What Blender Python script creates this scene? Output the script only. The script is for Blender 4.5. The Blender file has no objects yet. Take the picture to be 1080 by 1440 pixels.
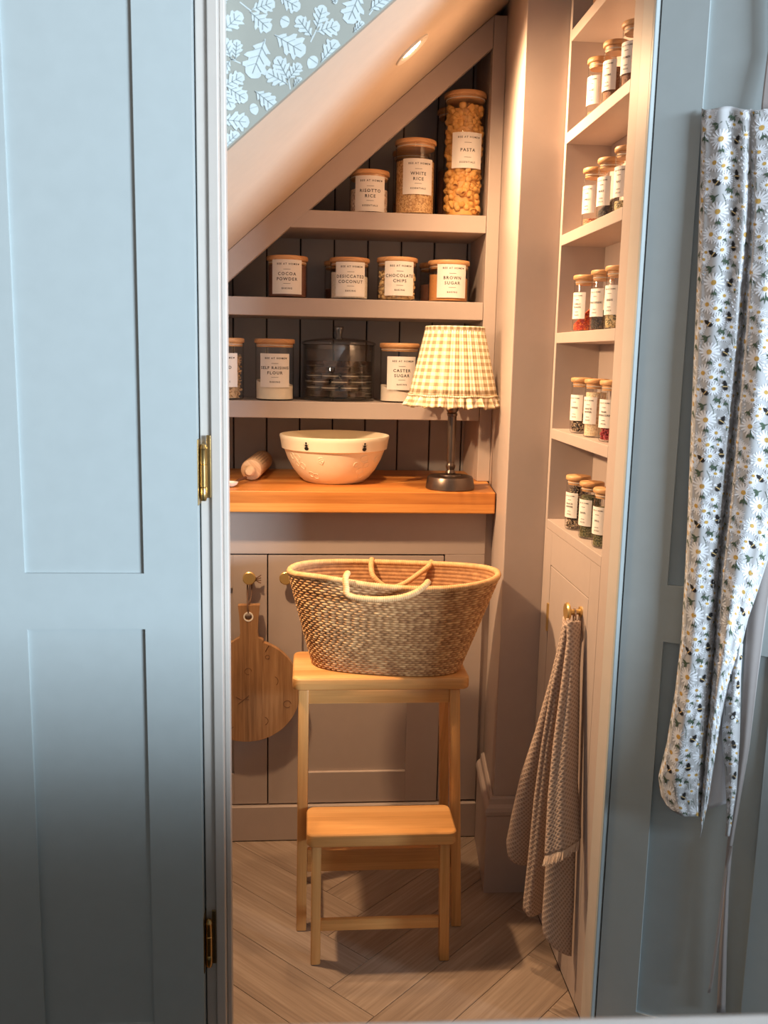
import bpy, bmesh, math, random
import numpy as np
from mathutils import Vector, Matrix

random.seed(7); rng = np.random.default_rng(7)
SC = bpy.context.scene
COL = SC.collection
PI = math.pi

# ------------------------------------------------------------------ camera
CAM = np.array([0.0, 0.0, 1.2])
AX = np.array([[0.9967034, 0.0070626, 0.0808234],
               [-0.0784894, -0.1682199, 0.9826197],
               [0.0205359, -0.9857242, -0.1671111]])   # columns: right, down, forward
FPX = 1302.0
cam = bpy.data.cameras.new('camera'); cam_o = bpy.data.objects.new('camera', cam); COL.objects.link(cam_o)
cam.sensor_fit = 'HORIZONTAL'; cam.sensor_width = 27.0; cam.lens = 27.0 * FPX / 1080.0
cam.clip_start = 0.05
R_, D_, F_ = AX[:, 0], AX[:, 1], AX[:, 2]
cam_o.matrix_world = Matrix(((R_[0], -D_[0], -F_[0], CAM[0]), (R_[1], -D_[1], -F_[1], CAM[1]),
                             (R_[2], -D_[2], -F_[2], CAM[2]), (0, 0, 0, 1)))
cam.dof.use_dof = True; cam.dof.focus_distance = 2.0; cam.dof.aperture_fstop = 9.0
SC.camera = cam_o

# ------------------------------------------------------------------ exposure, world, lights
vs = SC.view_settings
vs.view_transform = 'Standard'; vs.look = 'None'; vs.gamma = 1.0; vs.use_curve_mapping = False
vs.exposure = 0.0
world = bpy.data.worlds.new('world'); SC.world = world; world.use_nodes = True
world.node_tree.nodes['Background'].inputs[0].default_value = (0.95, 0.80, 0.69, 1)
world.node_tree.nodes['Background'].inputs[1].default_value = 0.30

SLOPE = 0.889; SA = math.atan(SLOPE)
def slope_z(x): return 1.425 + SLOPE * (x + 0.211)
SN = Vector((math.sin(SA), 0, -math.cos(SA)))           # down-facing normal of the sloped soffit

def area(name, loc, target, sx, sy, energy, color):
    l = bpy.data.lights.new(name, 'AREA'); l.shape = 'RECTANGLE'; l.size = sx; l.size_y = sy
    l.energy = energy; l.color = color
    o = bpy.data.objects.new(name, l); COL.objects.link(o); o.location = loc
    o.rotation_euler = (Vector(target) - Vector(loc)).to_track_quat('-Z', 'Y').to_euler()
    return o
area('kitchen_window_light', (5.6, -3.8, 2.0), (0.0, 1.4, 0.9), 2.6, 1.35, 1330, (0.745, 0.89, 1.0))

SPOTS = [(0.192, 1.905, 46.0, 150), (-0.27, 1.76, 48.0, 132)]     # x, y, watts, beam
def spot(x, y, energy, beam):
    p = Vector((x, y, slope_z(x))) + SN * 0.012
    l = bpy.data.lights.new('downlight_lamp', 'SPOT'); l.energy = energy; l.color = (1.0, 0.645, 0.35)
    l.spot_size = math.radians(beam); l.spot_blend = 1.0; l.shadow_soft_size = 0.022
    o = bpy.data.objects.new('downlight_lamp', l); COL.objects.link(o); o.location = p
    o.rotation_euler = SN.to_track_quat('-Z', 'Y').to_euler()
for sp_ in SPOTS: spot(*sp_)

# ------------------------------------------------------------------ helpers
def at(px, py, Y):
    r = AX @ np.array([px - 540.0, py - 720.0, FPX]); return CAM + r * (Y / r[1])
def on_floor(px, py, z=0.0):
    r = AX @ np.array([px - 540.0, py - 720.0, FPX]); return CAM + r * ((z - CAM[2]) / r[2])

def rgb(r, g, b):
    f = lambda c: (c / 255) / 12.92 if c / 255 <= 0.04045 else ((c / 255 + 0.055) / 1.055) ** 2.4
    return (f(r), f(g), f(b), 1)

class N:
    def __init__(s, name):
        s.m = bpy.data.materials.new(name); s.m.use_nodes = True
        s.t = s.m.node_tree; s.b = s.t.nodes['Principled BSDF']; s.out = s.t.nodes['Material Output']
    def n(s, typ, **kw):
        x = s.t.nodes.new(typ)
        for k, v in kw.items(): setattr(x, k, v)
        return x
    def l(s, a, b): s.t.links.new(a, b)
    def ramp(s, fac, stops, interp='LINEAR'):
        r = s.n('ShaderNodeValToRGB'); cr = r.color_ramp; cr.interpolation = interp
        while len(cr.elements) < len(stops): cr.elements.new(0.5)
        for e, (p, c) in zip(cr.elements, stops): e.position = p; e.color = c
        s.l(fac, r.inputs[0]); return r.outputs[0]
    def math(s, op, a, b=None):
        x = s.n('ShaderNodeMath', operation=op)
        for i, v in enumerate((a, b)):
            if v is None: continue
            if isinstance(v, (int, float)): x.inputs[i].default_value = v
            else: s.l(v, x.inputs[i])
        return x.outputs[0]
    def noise(s, vec, scale, detail=3, rough=0.55):
        x = s.n('ShaderNodeTexNoise'); x.inputs['Scale'].default_value = scale
        x.inputs['Detail'].default_value = detail; x.inputs['Roughness'].default_value = rough
        if vec is not None: s.l(vec, x.inputs['Vector'])
        return x.outputs['Fac']
    def mapping(s, vec, scale=(1, 1, 1), loc=(0, 0, 0)):
        x = s.n('ShaderNodeMapping'); x.inputs['Scale'].default_value = scale; x.inputs['Location'].default_value = loc
        s.l(vec, x.inputs['Vector']); return x.outputs[0]
    def coord(s, which='Object'): return s.n('ShaderNodeTexCoord').outputs[which]
    def bump(s, h, strength, dist=0.001):
        x = s.n('ShaderNodeBump'); x.inputs['Strength'].default_value = strength; x.inputs['Distance'].default_value = dist
        s.l(h, x.inputs['Height']); s.l(x.outputs[0], s.b.inputs['Normal'])
    def col(s, c): s.l(c, s.b.inputs['Base Color'])

def plain(name, c, rough=0.5, metal=0.0, vary=0.06, scale=30, bump=0.0, spec=0.5):
    k = N(name); co = k.coord()
    f = k.noise(co, scale, 3)
    c = c[:3]; lo = tuple(v * (1 - vary) for v in c) + (1,); hi = tuple(min(1, v * (1 + vary)) for v in c) + (1,)
    k.col(k.ramp(f, [(0.3, lo), (0.7, hi)]))
    k.b.inputs['Roughness'].default_value = rough; k.b.inputs['Metallic'].default_value = metal
    k.b.inputs['Specular IOR Level'].default_value = spec
    if bump: k.bump(k.noise(co, scale * 6, 4), bump, 0.0006)
    return k.m

def wood(name, dark, mid, light, along=3.0, across=70.0, rough=0.45, strips=0.0, bump=0.12):
    """grain runs along UV u (metres), streaks across v; strips = width of glued strips"""
    k = N(name); uv = k.coord('UV')
    rnd = k.n('ShaderNodeObjectInfo').outputs['Random']
    off = k.n('ShaderNodeCombineXYZ'); k.l(k.math('MULTIPLY', rnd, 37.0), off.inputs[2])
    add = k.n('ShaderNodeVectorMath', operation='ADD'); k.l(uv, add.inputs[0]); k.l(off.outputs[0], add.inputs[1])
    v = add.outputs[0]
    fine = k.noise(k.mapping(v, (along * 2, across * 4, 1)), 1.0, 4, 0.6)
    big = k.noise(k.mapping(v, (along, across * 0.55, 1)), 1.0, 3, 0.5)
    f = k.math('ADD', k.math('MULTIPLY', fine, 0.55), k.math('MULTIPLY', big, 0.45))
    if strips:
        sep = k.n('ShaderNodeSeparateXYZ'); k.l(v, sep.inputs[0])
        cell = k.math('FLOOR', k.math('DIVIDE', sep.outputs[1], strips))
        wn = k.n('ShaderNodeTexWhiteNoise', noise_dimensions='1D'); k.l(cell, wn.inputs['W'])
        f = k.math('ADD', k.math('MULTIPLY', f, 0.66), k.math('MULTIPLY', wn.outputs['Value'], 0.34))
    else:
        f = k.math('ADD', f, k.math('MULTIPLY', k.math('SUBTRACT', rnd, 0.5), 0.10))
    k.col(k.ramp(f, [(0.30, dark), (0.5, mid), (0.68, light)]))
    k.b.inputs['Roughness'].default_value = rough
    k.bump(fine, bump, 0.0008)
    return k.m

def thin_glass(name, tint=(0.97, 0.975, 0.975), refl=1.0, edge=(0.62, 0.63, 0.62)):
    k = N(name); k.t.nodes.remove(k.b)
    tr = k.n('ShaderNodeBsdfTransparent')
    gl = k.n('ShaderNodeBsdfGlossy'); gl.inputs['Roughness'].default_value = 0.02
    lw = k.n('ShaderNodeLayerWeight'); lw.inputs['Blend'].default_value = 0.5      # Schlick term, same from both sides of the pane
    fr = k.math('ADD', 0.045, k.math('MULTIPLY', 0.85, k.math('POWER', lw.outputs['Facing'], 5.0)))
    k.l(k.ramp(lw.outputs['Facing'], [(0.0, tint + (1,)), (0.55, tint + (1,)), (1.0, edge + (1,))]), tr.inputs[0])   # longer way through the wall at the rim
    mx = k.n('ShaderNodeMixShader'); k.l(k.math('MULTIPLY', fr, refl), mx.inputs[0])
    k.l(tr.outputs[0], mx.inputs[1]); k.l(gl.outputs[0], mx.inputs[2]); k.l(mx.outputs[0], k.out.inputs[0])
    return k.m

def grains(name, colors, scale=420, rough=0.7, bump=0.6):
    """cell-coloured small grains (rice, seeds, spices)"""
    k = N(name); co = k.coord()
    v = k.n('ShaderNodeTexVoronoi'); v.inputs['Scale'].default_value = scale; k.l(co, v.inputs['Vector'])
    wn = k.n('ShaderNodeSeparateColor'); k.l(v.outputs['Color'], wn.inputs[0])
    n = len(colors); k.col(k.ramp(wn.outputs[0], [((i + 0.0) / n, c) for i, c in enumerate(colors)], 'CONSTANT'))
    k.b.inputs['Roughness'].default_value = rough
    k.bump(k.math('SUBTRACT', 1.0, v.outputs['Distance']), bump, 0.002)
    return k.m

def emission(name, c, s):
    k = N(name); k.b.inputs['Base Color'].default_value = c
    k.b.inputs['Emission Color'].default_value = c; k.b.inputs['Emission Strength'].default_value = s
    return k.m

# ---- mesh builder (world coordinates)
class MB:
    def __init__(s): s.v = []; s.f = []; s.mi = []; s.n = 0
    def add(s, vs, fs, mi=0):
        vs = np.asarray(vs, float).reshape(-1, 3)
        s.v.append(vs); s.f += [tuple(int(i) + s.n for i in f) for f in fs]; s.mi += [mi] * len(fs); s.n += len(vs); return s
    def box(s, x0, x1, y0, y1, z0, z1, mi=0):
        v = [(x, y, z) for x in (x0, x1) for y in (y0, y1) for z in (z0, z1)]
        return s.add(v, [(0, 1, 3, 2), (4, 6, 7, 5), (0, 4, 5, 1), (2, 3, 7, 6), (0, 2, 6, 4), (1, 5, 7, 3)], mi)
    def hexa(s, lo, hi):            # two quads (4 pts each, same winding)
        return s.add(list(lo) + list(hi), [(3, 2, 1, 0), (4, 5, 6, 7), (0, 1, 5, 4), (1, 2, 6, 5), (2, 3, 7, 6), (3, 0, 4, 7)])
    def prism(s, poly, fn, d0, d1):  # poly 2D, fn(a,b,d)->xyz
        n = len(poly)
        v = [fn(a, b, d0) for a, b in poly] + [fn(a, b, d1) for a, b in poly]
        return s.add(v, [tuple(range(n))[::-1], tuple(range(n, 2 * n))] + [(i, (i + 1) % n, n + (i + 1) % n, n + i) for i in range(n)])
    def lathe(s, prof, c=(0, 0, 0), n=32, axis='z', closed=False, mi=0):
        vs = []
        for r, h in prof:
            for i in range(n):
                a = 2 * PI * i / n; p, q = r * math.cos(a), r * math.sin(a)
                vs.append({'z': (p, q, h), 'y': (p, h, q), 'x': (h, p, q)}[axis])
        vs = np.array(vs) + np.array(c, float); m = len(prof); fs = []
        for j in range(m if closed else m - 1):
            k = (j + 1) % m
            for i in range(n):
                q = (i + 1) % n; fs.append((j * n + i, j * n + q, k * n + q, k * n + i))
        return s.add(vs, fs, mi)
    def lathe_dir(s, prof, c, d, n=24, mi=0):
        d = Vector(d).normalized(); q = Vector((0, 0, 1)).rotation_difference(d).to_matrix()
        t = MB().lathe(prof, n=n); vs = np.concatenate(t.v) @ np.array(q).T + np.array(c, float)
        return s.add(vs, t.f, mi)
    def tube(s, pts, r, n=8, caps=True, closed=False, twist=None, mi=0):
        pts = [Vector(p) for p in pts]; m = len(pts)
        rr = r if hasattr(r, '__len__') else [r] * m
        vs = []; up = Vector((0, 0, 1)); prevn = None
        for i, p in enumerate(pts):
            a = pts[(i - 1) % m] if (closed or i > 0) else p; b = pts[(i + 1) % m] if (closed or i < m - 1) else p
            t = (b - a).normalized()
            if prevn is None: nn = t.orthogonal().normalized() if abs(t.dot(up)) > .95 else t.cross(up).normalized()
            else: nn = (prevn - t * prevn.dot(t)).normalized()
            prevn = nn; bb = t.cross(nn)
            for k in range(n):
                a_ = 2 * PI * k / n; f = 1.0 if twist is None else twist(i, k, n)
                vs.append(p + (nn * math.cos(a_) + bb * math.sin(a_)) * rr[i] * f)
        fs = []
        for i in range(m if closed else m - 1):
            j = (i + 1) % m
            for k in range(n): q = (k + 1) % n; fs.append((i * n + k, i * n + q, j * n + q, j * n + k))
        if caps and not closed: fs += [tuple(range(n))[::-1], tuple(range((m - 1) * n, m * n))]
        return s.add([tuple(v) for v in vs], fs, mi)
    def grid(s, P, closed_u=False, closed_v=False, mi=0):
        P = np.asarray(P, float); m, n = P.shape[:2]; fs = []
        for i in range(m if closed_v else m - 1):
            for j in range(n if closed_u else n - 1):
                a, b = (i + 1) % m, (j + 1) % n; fs.append((i * n + j, i * n + b, a * n + b, a * n + j))
        return s.add(P.reshape(-1, 3), fs, mi)
    def build(s, name, mat, parent=None, bevel=0.0, seg=2, smooth=True, uvf=None, ang=35, label=None, kind=None, solid=0.0, attr=None):
        V = np.concatenate(s.v)
        off = np.zeros(3); p = parent
        while p is not None: off += np.array(p.location); p = p.parent
        me = bpy.data.meshes.new(name); me.from_pydata((V - off).tolist(), [], s.f)
        for m in (mat if isinstance(mat, (list, tuple)) else [mat]): me.materials.append(m)
        if any(s.mi): me.polygons.foreach_set('material_index', s.mi)
        bm = bmesh.new(); bm.from_mesh(me)
        if bevel:
            es = [e for e in bm.edges if len(e.link_faces) == 2 and e.calc_face_angle(0) > 0.6]
            bmesh.ops.bevel(bm, geom=es, offset=bevel, offset_type='OFFSET', segments=seg, profile=0.5, affect='EDGES', clamp_overlap=True)
        bmesh.ops.recalc_face_normals(bm, faces=bm.faces) if not attr else None
        if uvf:
            lay = bm.loops.layers.uv.new('UVMap')
            for f in bm.faces:
                nrm = f.normal
                for l in f.loops:
                    c = l.vert.co; l[lay].uv = uvf(Vector((c.x + off[0], c.y + off[1], c.z + off[2])), nrm)
        bm.to_mesh(me); bm.free()
        if attr:
            for an, av in attr.items():
                a = me.attributes.new(an, 'FLOAT', 'POINT'); a.data.foreach_set('value', np.asarray(av, np.float32))
        if smooth:
            me.polygons.foreach_set('use_smooth', [True] * len(me.polygons)); me.set_sharp_from_angle(angle=math.radians(ang))
        o = bpy.data.objects.new(name, me); COL.objects.link(o)
        if parent is not None: o.parent = parent
        if solid:
            md = o.modifiers.new('thickness', 'SOLIDIFY'); md.thickness = solid; md.offset = 0
        if label: o['label'] = label
        if kind: o['kind'] = kind
        me.update(); return o

def tag(o, label, cat, group=None, kind=None):
    o['label'] = label; o['category'] = cat
    if group: o['group'] = group
    if kind: o['kind'] = kind
    return o
def thing(name, loc, label, cat, group=None, kind=None):
    o = bpy.data.objects.new(name, None); COL.objects.link(o); o.location = loc; o.empty_display_size = 0.03
    return tag(o, label, cat, group, kind)
def U(a, b):     # uv picker: 'x','y','z'
    ix = {'x': 0, 'y': 1, 'z': 2}
    return lambda p, n: (p[ix[a]], p[ix[b]])
def Uside(a):    # grain along a, across = other two summed
    ix = {'x': 0, 'y': 1, 'z': 2}[a]; o = [i for i in range(3) if i != ix]
    return lambda p, n: (p[ix], p[o[0]] + p[o[1]])

_tc = {}
def text_mesh(txt, size, spacing=1.25):
    key = (txt, size, spacing)
    if key in _tc: return _tc[key]
    cu = bpy.data.curves.new('t', 'FONT'); cu.body = txt; cu.size = size; cu.align_x = 'CENTER'; cu.align_y = 'CENTER'
    cu.offset = size * .018; cu.space_character = spacing; cu.resolution_u = 2
    o = bpy.data.objects.new('t', cu); COL.objects.link(o)
    dg = bpy.context.evaluated_depsgraph_get(); e = o.evaluated_get(dg); me = e.to_mesh()
    v = np.array([tuple(x.co) for x in me.vertices]).reshape(-1, 3); f = [tuple(p.vertices) for p in me.polygons]
    e.to_mesh_clear(); bpy.data.objects.remove(o); bpy.data.curves.remove(cu)
    _tc[key] = (v, f); return v, f

# ------------------------------------------------------------------ materials
M = {}
M['taupe'] = plain('taupe_paint', rgb(184, 168, 160), 0.45, vary=0.02, bump=0.02)
M['soffit'] = plain('soffit_paint', rgb(206, 190, 174), 0.55, vary=0.02, bump=0.02)
M['dark_taupe'] = plain('board_paint', rgb(160, 158, 161), 0.5, vary=0.03, bump=0.02)
M['door'] = plain('blue_grey_paint', rgb(168, 178, 181), 0.38, vary=0.02, bump=0.03)
M['jamb'] = plain('jamb_paint', rgb(188, 181, 175), 0.45, vary=0.02, bump=0.02)
M['gap'] = plain('dark_gap', rgb(30, 26, 25), 0.9)
M['quartz'] = plain('white_quartz', rgb(225, 224, 224), 0.3, vary=0.03, scale=60)
M['paper'] = plain('wallpaper_ground', rgb(146, 148, 141), 0.7, vary=0.02)
M['leafprint'] = plain('wallpaper_leaf', rgb(186, 197, 200), 0.7, vary=0.05, scale=80)
M['vein'] = plain('wallpaper_vein', rgb(140, 150, 152), 0.7)
M['plank'] = wood('oak_plank', rgb(132, 112, 98), rgb(156, 136, 120), rgb(178, 158, 142), 3.0, 45, 0.5)
M['oak'] = wood('oak_top', rgb(178, 108, 48), rgb(208, 136, 66), rgb(226, 160, 88), 3.0, 40, 0.4, strips=0.045)
M['bamboo'] = wood('bamboo', rgb(204, 146, 84), rgb(226, 168, 104), rgb(238, 186, 122), 4.0, 60, 0.4, strips=0.016, bump=0.05)
M['acacia'] = wood('board_wood', rgb(124, 88, 58), rgb(162, 120, 82), rgb(186, 144, 102), 4.0, 40, 0.55)
M['lid'] = wood('lid_wood', rgb(184, 130, 84), rgb(208, 156, 106), rgb(224, 176, 126), 6.0, 80, 0.5, bump=0.05)
M['glass'] = thin_glass('jar_glass')
M['smoke'] = thin_glass('dome_glass', (0.93, 0.94, 0.95), 1.8, (0.30, 0.31, 0.32))
M['knobglass'] = thin_glass('knob_glass', (0.72, 0.73, 0.74), 3.5, (0.25, 0.25, 0.26))
M['label'] = plain('label_card', rgb(238, 232, 226), 0.6, vary=0.02)
M['ink'] = plain('label_ink', rgb(44, 40, 38), 0.7)
M['brass'] = plain('brass', rgb(220, 184, 120), 0.36, metal=0.75, vary=0.05)
M['hbrass'] = plain('hinge_brass', rgb(186, 156, 104), 0.26, metal=1.0, vary=0.05)
M['bronze'] = plain('bronze', rgb(112, 98, 90), 0.32, metal=0.85, vary=0.1)
M['black'] = plain('black_print', rgb(22, 20, 20), 0.5)
M['ceramic'] = plain('cream_ceramic', rgb(246, 234, 210), 0.3, vary=0.02)
M['white'] = plain('white_ceramic', rgb(238, 232, 222), 0.3, vary=0.02)
M['pinwood'] = wood('pin_wood', rgb(214, 170, 128), rgb(232, 196, 156), rgb(240, 210, 172), 5, 60, 0.5)
M['darkwood'] = plain('dark_wood', rgb(92, 54, 34), 0.5, vary=0.15)
M['cord'] = plain('brown_cord', rgb(112, 84, 68), 0.8, vary=0.2, scale=200)
M['pasta'] = plain('pasta', rgb(226, 170, 92), 0.5, vary=0.1, scale=60)
M['chips'] = plain('white_chips', rgb(238, 204, 148), 0.45, vary=0.1, scale=80)
M['oats'] = plain('oats', rgb(222, 182, 138), 0.8, vary=0.2, scale=150)
M['cocoa'] = plain('cocoa', rgb(120, 78, 62), 0.9, vary=0.08, scale=60)
M['coconut'] = grains('coconut', [rgb(240, 232, 216), rgb(232, 220, 200), rgb(246, 240, 228)], 500)
M['bsugar'] = plain('brown_sugar', rgb(206, 142, 82), 0.9, vary=0.1, scale=200, bump=0.3)
M['risotto'] = grains('risotto_rice', [rgb(226, 206, 190), rgb(206, 182, 164), rgb(236, 220, 204), rgb(186, 160, 144)], 260)
M['rice'] = grains('white_rice', [rgb(214, 172, 118), rgb(196, 150, 98), rgb(226, 190, 136), rgb(178, 132, 84)], 330)
M['flour'] = plain('flour', rgb(244, 232, 212), 0.95, vary=0.02)
M['csugar'] = plain('caster_sugar', rgb(238, 224, 208), 0.8, vary=0.03, scale=300)
M['cookie'] = plain('dark_biscuit', rgb(58, 40, 34), 0.7, vary=0.2, scale=120)
M['cream'] = plain('vanilla_filling', rgb(226, 214, 200), 0.7)

# ------------------------------------------------------------------ setting
# floor with herringbone planks
fl = MB().box(-1.6, 1.6, 0.2, 2.62, -0.04, -0.008).build('floor', M['gap'], smooth=False)
tag(fl, 'grey brown oak floor laid in herringbone planks inside the pantry', 'floor', kind='structure')
def clip(poly, x0, x1, y0, y1):
    for ax, lim, sg in ((0, x0, 1), (0, x1, -1), (1, y0, 1), (1, y1, -1)):
        out = []
        for i in range(len(poly)):
            a, b = poly[i - 1], poly[i]; da, db = sg * (a[ax] - lim), sg * (b[ax] - lim)
            if (da < 0) != (db < 0): t = da / (da - db); out.append((a[0] + t * (b[0] - a[0]), a[1] + t * (b[1] - a[1])))
            if db >= 0: out.append(b)
        poly = out
        if not poly: return []
    return poly
W_, L_ = 0.115, 0.575; cs = math.sqrt(0.5)
for i in range(-14, 15):
    for j in range(-4, 5):
        for vert in (0, 1):
            ox, oy = i * W_ + j * L_, i * W_ - j * L_
            g = 0.0005
            r = ((ox + g, oy + g, ox + L_ - g, oy + W_ - g) if not vert else (ox + g, oy + W_ + g, ox + W_ - g, oy + W_ + L_ - g))
            rot = lambda a, b: ((b - a) * cs + 0.045, (a + b) * cs + 1.60)
            poly = clip([rot(r[0], r[1]), rot(r[2], r[1]), rot(r[2], r[3]), rot(r[0], r[3])], -0.78, 0.5045, 1.30, 2.152)
            if len(poly) < 3: continue
            d = (-cs, cs) if not vert else (cs, cs); e = (-d[1], d[0]); o_ = (rng.random() * 9, rng.random() * 9)
            MB().prism(poly, lambda a, b, z: (a, b, z), -0.008, 0.0).build('plank', M['plank'], fl, bevel=0.0004, seg=1, smooth=False,
                uvf=lambda p, n, d=d, e=e, o_=o_: (p.x * d[0] + p.y * d[1] + o_[0], p.x * e[0] + p.y * e[1] + o_[1]))

# back wall of tongue and groove boards
wb = MB().box(-0.80, 0.62, 2.536, 2.60, 0, 2.25).build('wall_back', M['gap'], smooth=False)
tag(wb, 'dark grey taupe back wall of vertical boards behind the shelves', 'wall', kind='structure')
xs = [0.062 + 0.0887 * k for k in range(-9, 6)]
for a in xs:
    b = a + 0.0887
    if a > 0.455: continue
    b = min(b, 0.47); g = 0.0016
    za = min(slope_z(a), 2.2); zb = min(slope_z(b), 2.2)
    MB().prism([(a + g, 0.86), (b - g, 0.86), (b - g, zb), (a + g, za)], lambda x, z, d: (x, d, z), 2.524, 2.537).build('board', M['dark_taupe'], wb, bevel=0.0025, seg=2, smooth=False)
wl = MB().box(-0.86, -0.80, 1.48, 2.60, 0, 2.25).build('wall_left', M['taupe'], smooth=False)
tag(wl, 'taupe side wall at the low end of the pantry, out of sight behind the left jamb', 'wall', kind='structure')
# pillar = right wall return
wr = MB().prism([(0.418, 1.92), (0.64, 1.92), (0.64, 2.60), (0.462, 2.60), (0.456, 2.30)], lambda x, y, z: (x, y, z), 0, 2.3).build('wall_right', M['taupe'], bevel=0.002, smooth=False)
tag(wr, 'taupe wall pier between the recessed shelves and the spice rack', 'wall', kind='structure')
# skirting round the pier
sk = MB()
prof = [(0, 0), (0.016, 0), (0.016, 0.185), (0.019, 0.19), (0.020, 0.198), (0.017, 0.206), (0.010, 0.212), (0.008, 0.224), (0.004, 0.228), (0, 0.228)]
path = [((0.503, 1.9195), (0, -1)), ((0.4175, 1.9195), None), ((0.440, 2.149), (-0.9954, 0.0958))]
P = []
for h in range(3):
    (x, y), nn = path[h]; row = []
    for d, z in prof:
        if nn is None: row.append((x - d * 1.02, y - d, z))
        elif h == 0: row.append((x, y - d, z))
        else: row.append((x - d, y, z))
    P.append(row)
sk.grid(P, closed_u=True)
sk.f.append(tuple(range(len(prof)))); sk.mi.append(0); sk.f.append(tuple(range(2 * len(prof), 3 * len(prof)))[::-1]); sk.mi.append(0)
tag(sk.build('baseboard_right', M['taupe'], ang=20), 'taupe moulded skirting board wrapped round the foot of the wall pier', 'skirting board', kind='structure')
# sloped soffit
ce = MB().prism([(-0.80, slope_z(-0.80)), (0.66, slope_z(0.66)), (0.66, slope_z(0.66) + 0.06), (-0.80, slope_z(-0.80) + 0.06)],
                lambda x, z, d: (x, d, z), 1.489, 2.60).build('ceiling', M['soffit'], smooth=False)
tag(ce, 'cream sloping soffit under the stairs with recessed downlight', 'ceiling', kind='structure')
# wallpapered wall above the slope
WY = 1.476
wf = MB().prism([(-0.80, slope_z(-0.80)), (0.66, slope_z(0.66)), (0.66, 2.4), (-0.80, 2.4)], lambda x, z, d: (x, d, z), WY, 1.489).build('wall_front', M['paper'], smooth=False)
tag(wf, 'grey wallpaper with pale blue oak leaves and acorns above the sloping soffit', 'wall', kind='structure')
def oak(base, tip, wide=0.36):
    """outline + veins of an oak leaf in 2D, base->tip"""
    b = np.array(base); d = np.array(tip) - b; L = np.hypot(*d); d = d / L; e = np.array([-d[1], d[0]])
    half = [(0.0, .02), (0.10, .06), (0.20, .26), (0.28, .40), (0.31, .27), (0.36, .28), (0.46, .52), (0.56, .62), (0.57, .42), (0.63, .42), (0.72, .56), (0.80, .58), (0.80, .36), (0.86, .36), (0.93, .32), (0.97, .16), (1.0, 0)]
    up = [b + d * L * t + e * L * w * wide * rng.uniform(.9, 1.1) for t, w in half]
    dn = [b + d * L * t - e * L * w * wide * rng.uniform(.9, 1.1) for t, w in half[:-1]][::-1]
    veins = [(b + d * L * 0.02, b + d * L * 0.88)]
    for t in (0.22, 0.42, 0.62):
        for sg in (1, -1): veins.append((b + d * L * t, b + d * L * (t + 0.15) + e * sg * L * wide * 0.33))
    return up + dn, veins
def line2(a, b, w):
    a, b = np.array(a), np.array(b); d = (b - a) / (np.hypot(*(b - a)) + 1e-9); e = np.array([-d[1], d[0]]) * w / 2
    return [a - e, b - e, b + e, a + e]
def wp(zx, zy):
    p = at(300 + zx / 4.154, zy / 4.154, WY); return (p[0], p[2])
leafs = [((55, 185), (168, 76)), ((222, 58), (360, 12)), ((214, 68), (335, 178)), ((380, -25), (508, 52)), ((602, 172), (645, 30)), ((578, 216), (488, 98)),
         ((602, 186), (740, 148)), ((862, -50), (783, 138)), ((358, 204), (538, 312)), ((304, 228), (220, 458)), ((105, 345), (62, 222)), ((130, 348), (140, 232)),
         ((100, 352), (48, 432)), ((442, 470), (368, 332)), ((442, 462), (510, 372)), ((436, 494), (308, 420)), ((630, 364), (728, 238)), ((60, 508), (180, 440)),
         ((78, 506), (200, 588)), ((52, 512), (112, 644)), ((244, 532), (366, 628)), ((50, 698), (212, 716)), ((60, 860), (150, 775)), ((915, 60), (1040, -40)),
         ((-10, 20), (85, -20)), ((700, -30), (716, 25)), ((470, 510), (515, 455)), ((820, 190), (880, 130)), ((1000, -60), (960, -150)), ((640, -90), (560, -30)),
         ((-60, 330), (40, 270)), ((-70, 600), (30, 660)), ((1150, -160), (1060, -80)), ((160, -60), (250, -30))]
stems = [((155, 12), (222, 66)), ((568, 246), (602, 176)), ((160, 370), (102, 345)), ((450, 522), (440, 466)), ((910, 88), (950, 30)), ((100, 345), (130, 350))]
acorns = [((430, 95), (405, 160)), ((600, 330), (560, 396)), ((228, 605), (248, 668))]
def bm_poly(poly, y, tgt, mi=0):
    """flat printed shape, clipped at the soffit edge"""
    bm = bmesh.new(); f = bm.faces.new([bm.verts.new((p[0], y, p[1])) for p in poly]); f.normal_update()
    bmesh.ops.triangulate(bm, faces=[f])
    bmesh.ops.bisect_plane(bm, geom=bm.verts[:] + bm.edges[:] + bm.faces[:], plane_co=(0, 0, slope_z(0) + 0.003), plane_no=(SLOPE, 0, -1), clear_outer=True)
    bm.verts.index_update()
    if bm.faces: tgt.add([tuple(v.co) for v in bm.verts], [tuple(v.index for v in f.verts) for f in bm.faces], mi)
    bm.free()
PRN = [M['leafprint'], M['vein']]
seen = list(leafs)                                     # the pattern repeats up the wall above the frame
for dx, dy in ((120, -520), (700, -560), (1180, -420), (760, -1040)):
    for b, t in seen:
        q = [(p[0] + dx, p[1] + dy) for p in (b, t)]
        if max(q[0][1], q[1][1]) < -40 - .0 and wp(*q[0])[0] < .48 and wp(*q[1])[0] < .48 and max(wp(*q[0])[1], wp(*q[1])[1]) < 2.38:
            if all(math.hypot((q[0][0] + q[1][0] - b2[0] - t2[0]) / 2, (q[0][1] + q[1][1] - b2[1] - t2[1]) / 2) > 95 for b2, t2 in leafs): leafs.append(tuple(q))
for q, (b, t) in enumerate(leafs):
    y = WY - 0.0004 - .00003 * q; o_, ve = oak(wp(*b), wp(*t), 0.56); g = MB(); bm_poly(o_, y, g)
    for a, c in ve: bm_poly(line2(a, c, 0.0008), y - 0.0006, g, 1)
    if g.n: g.build('leaf_print', PRN, wf, smooth=False)
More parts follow.
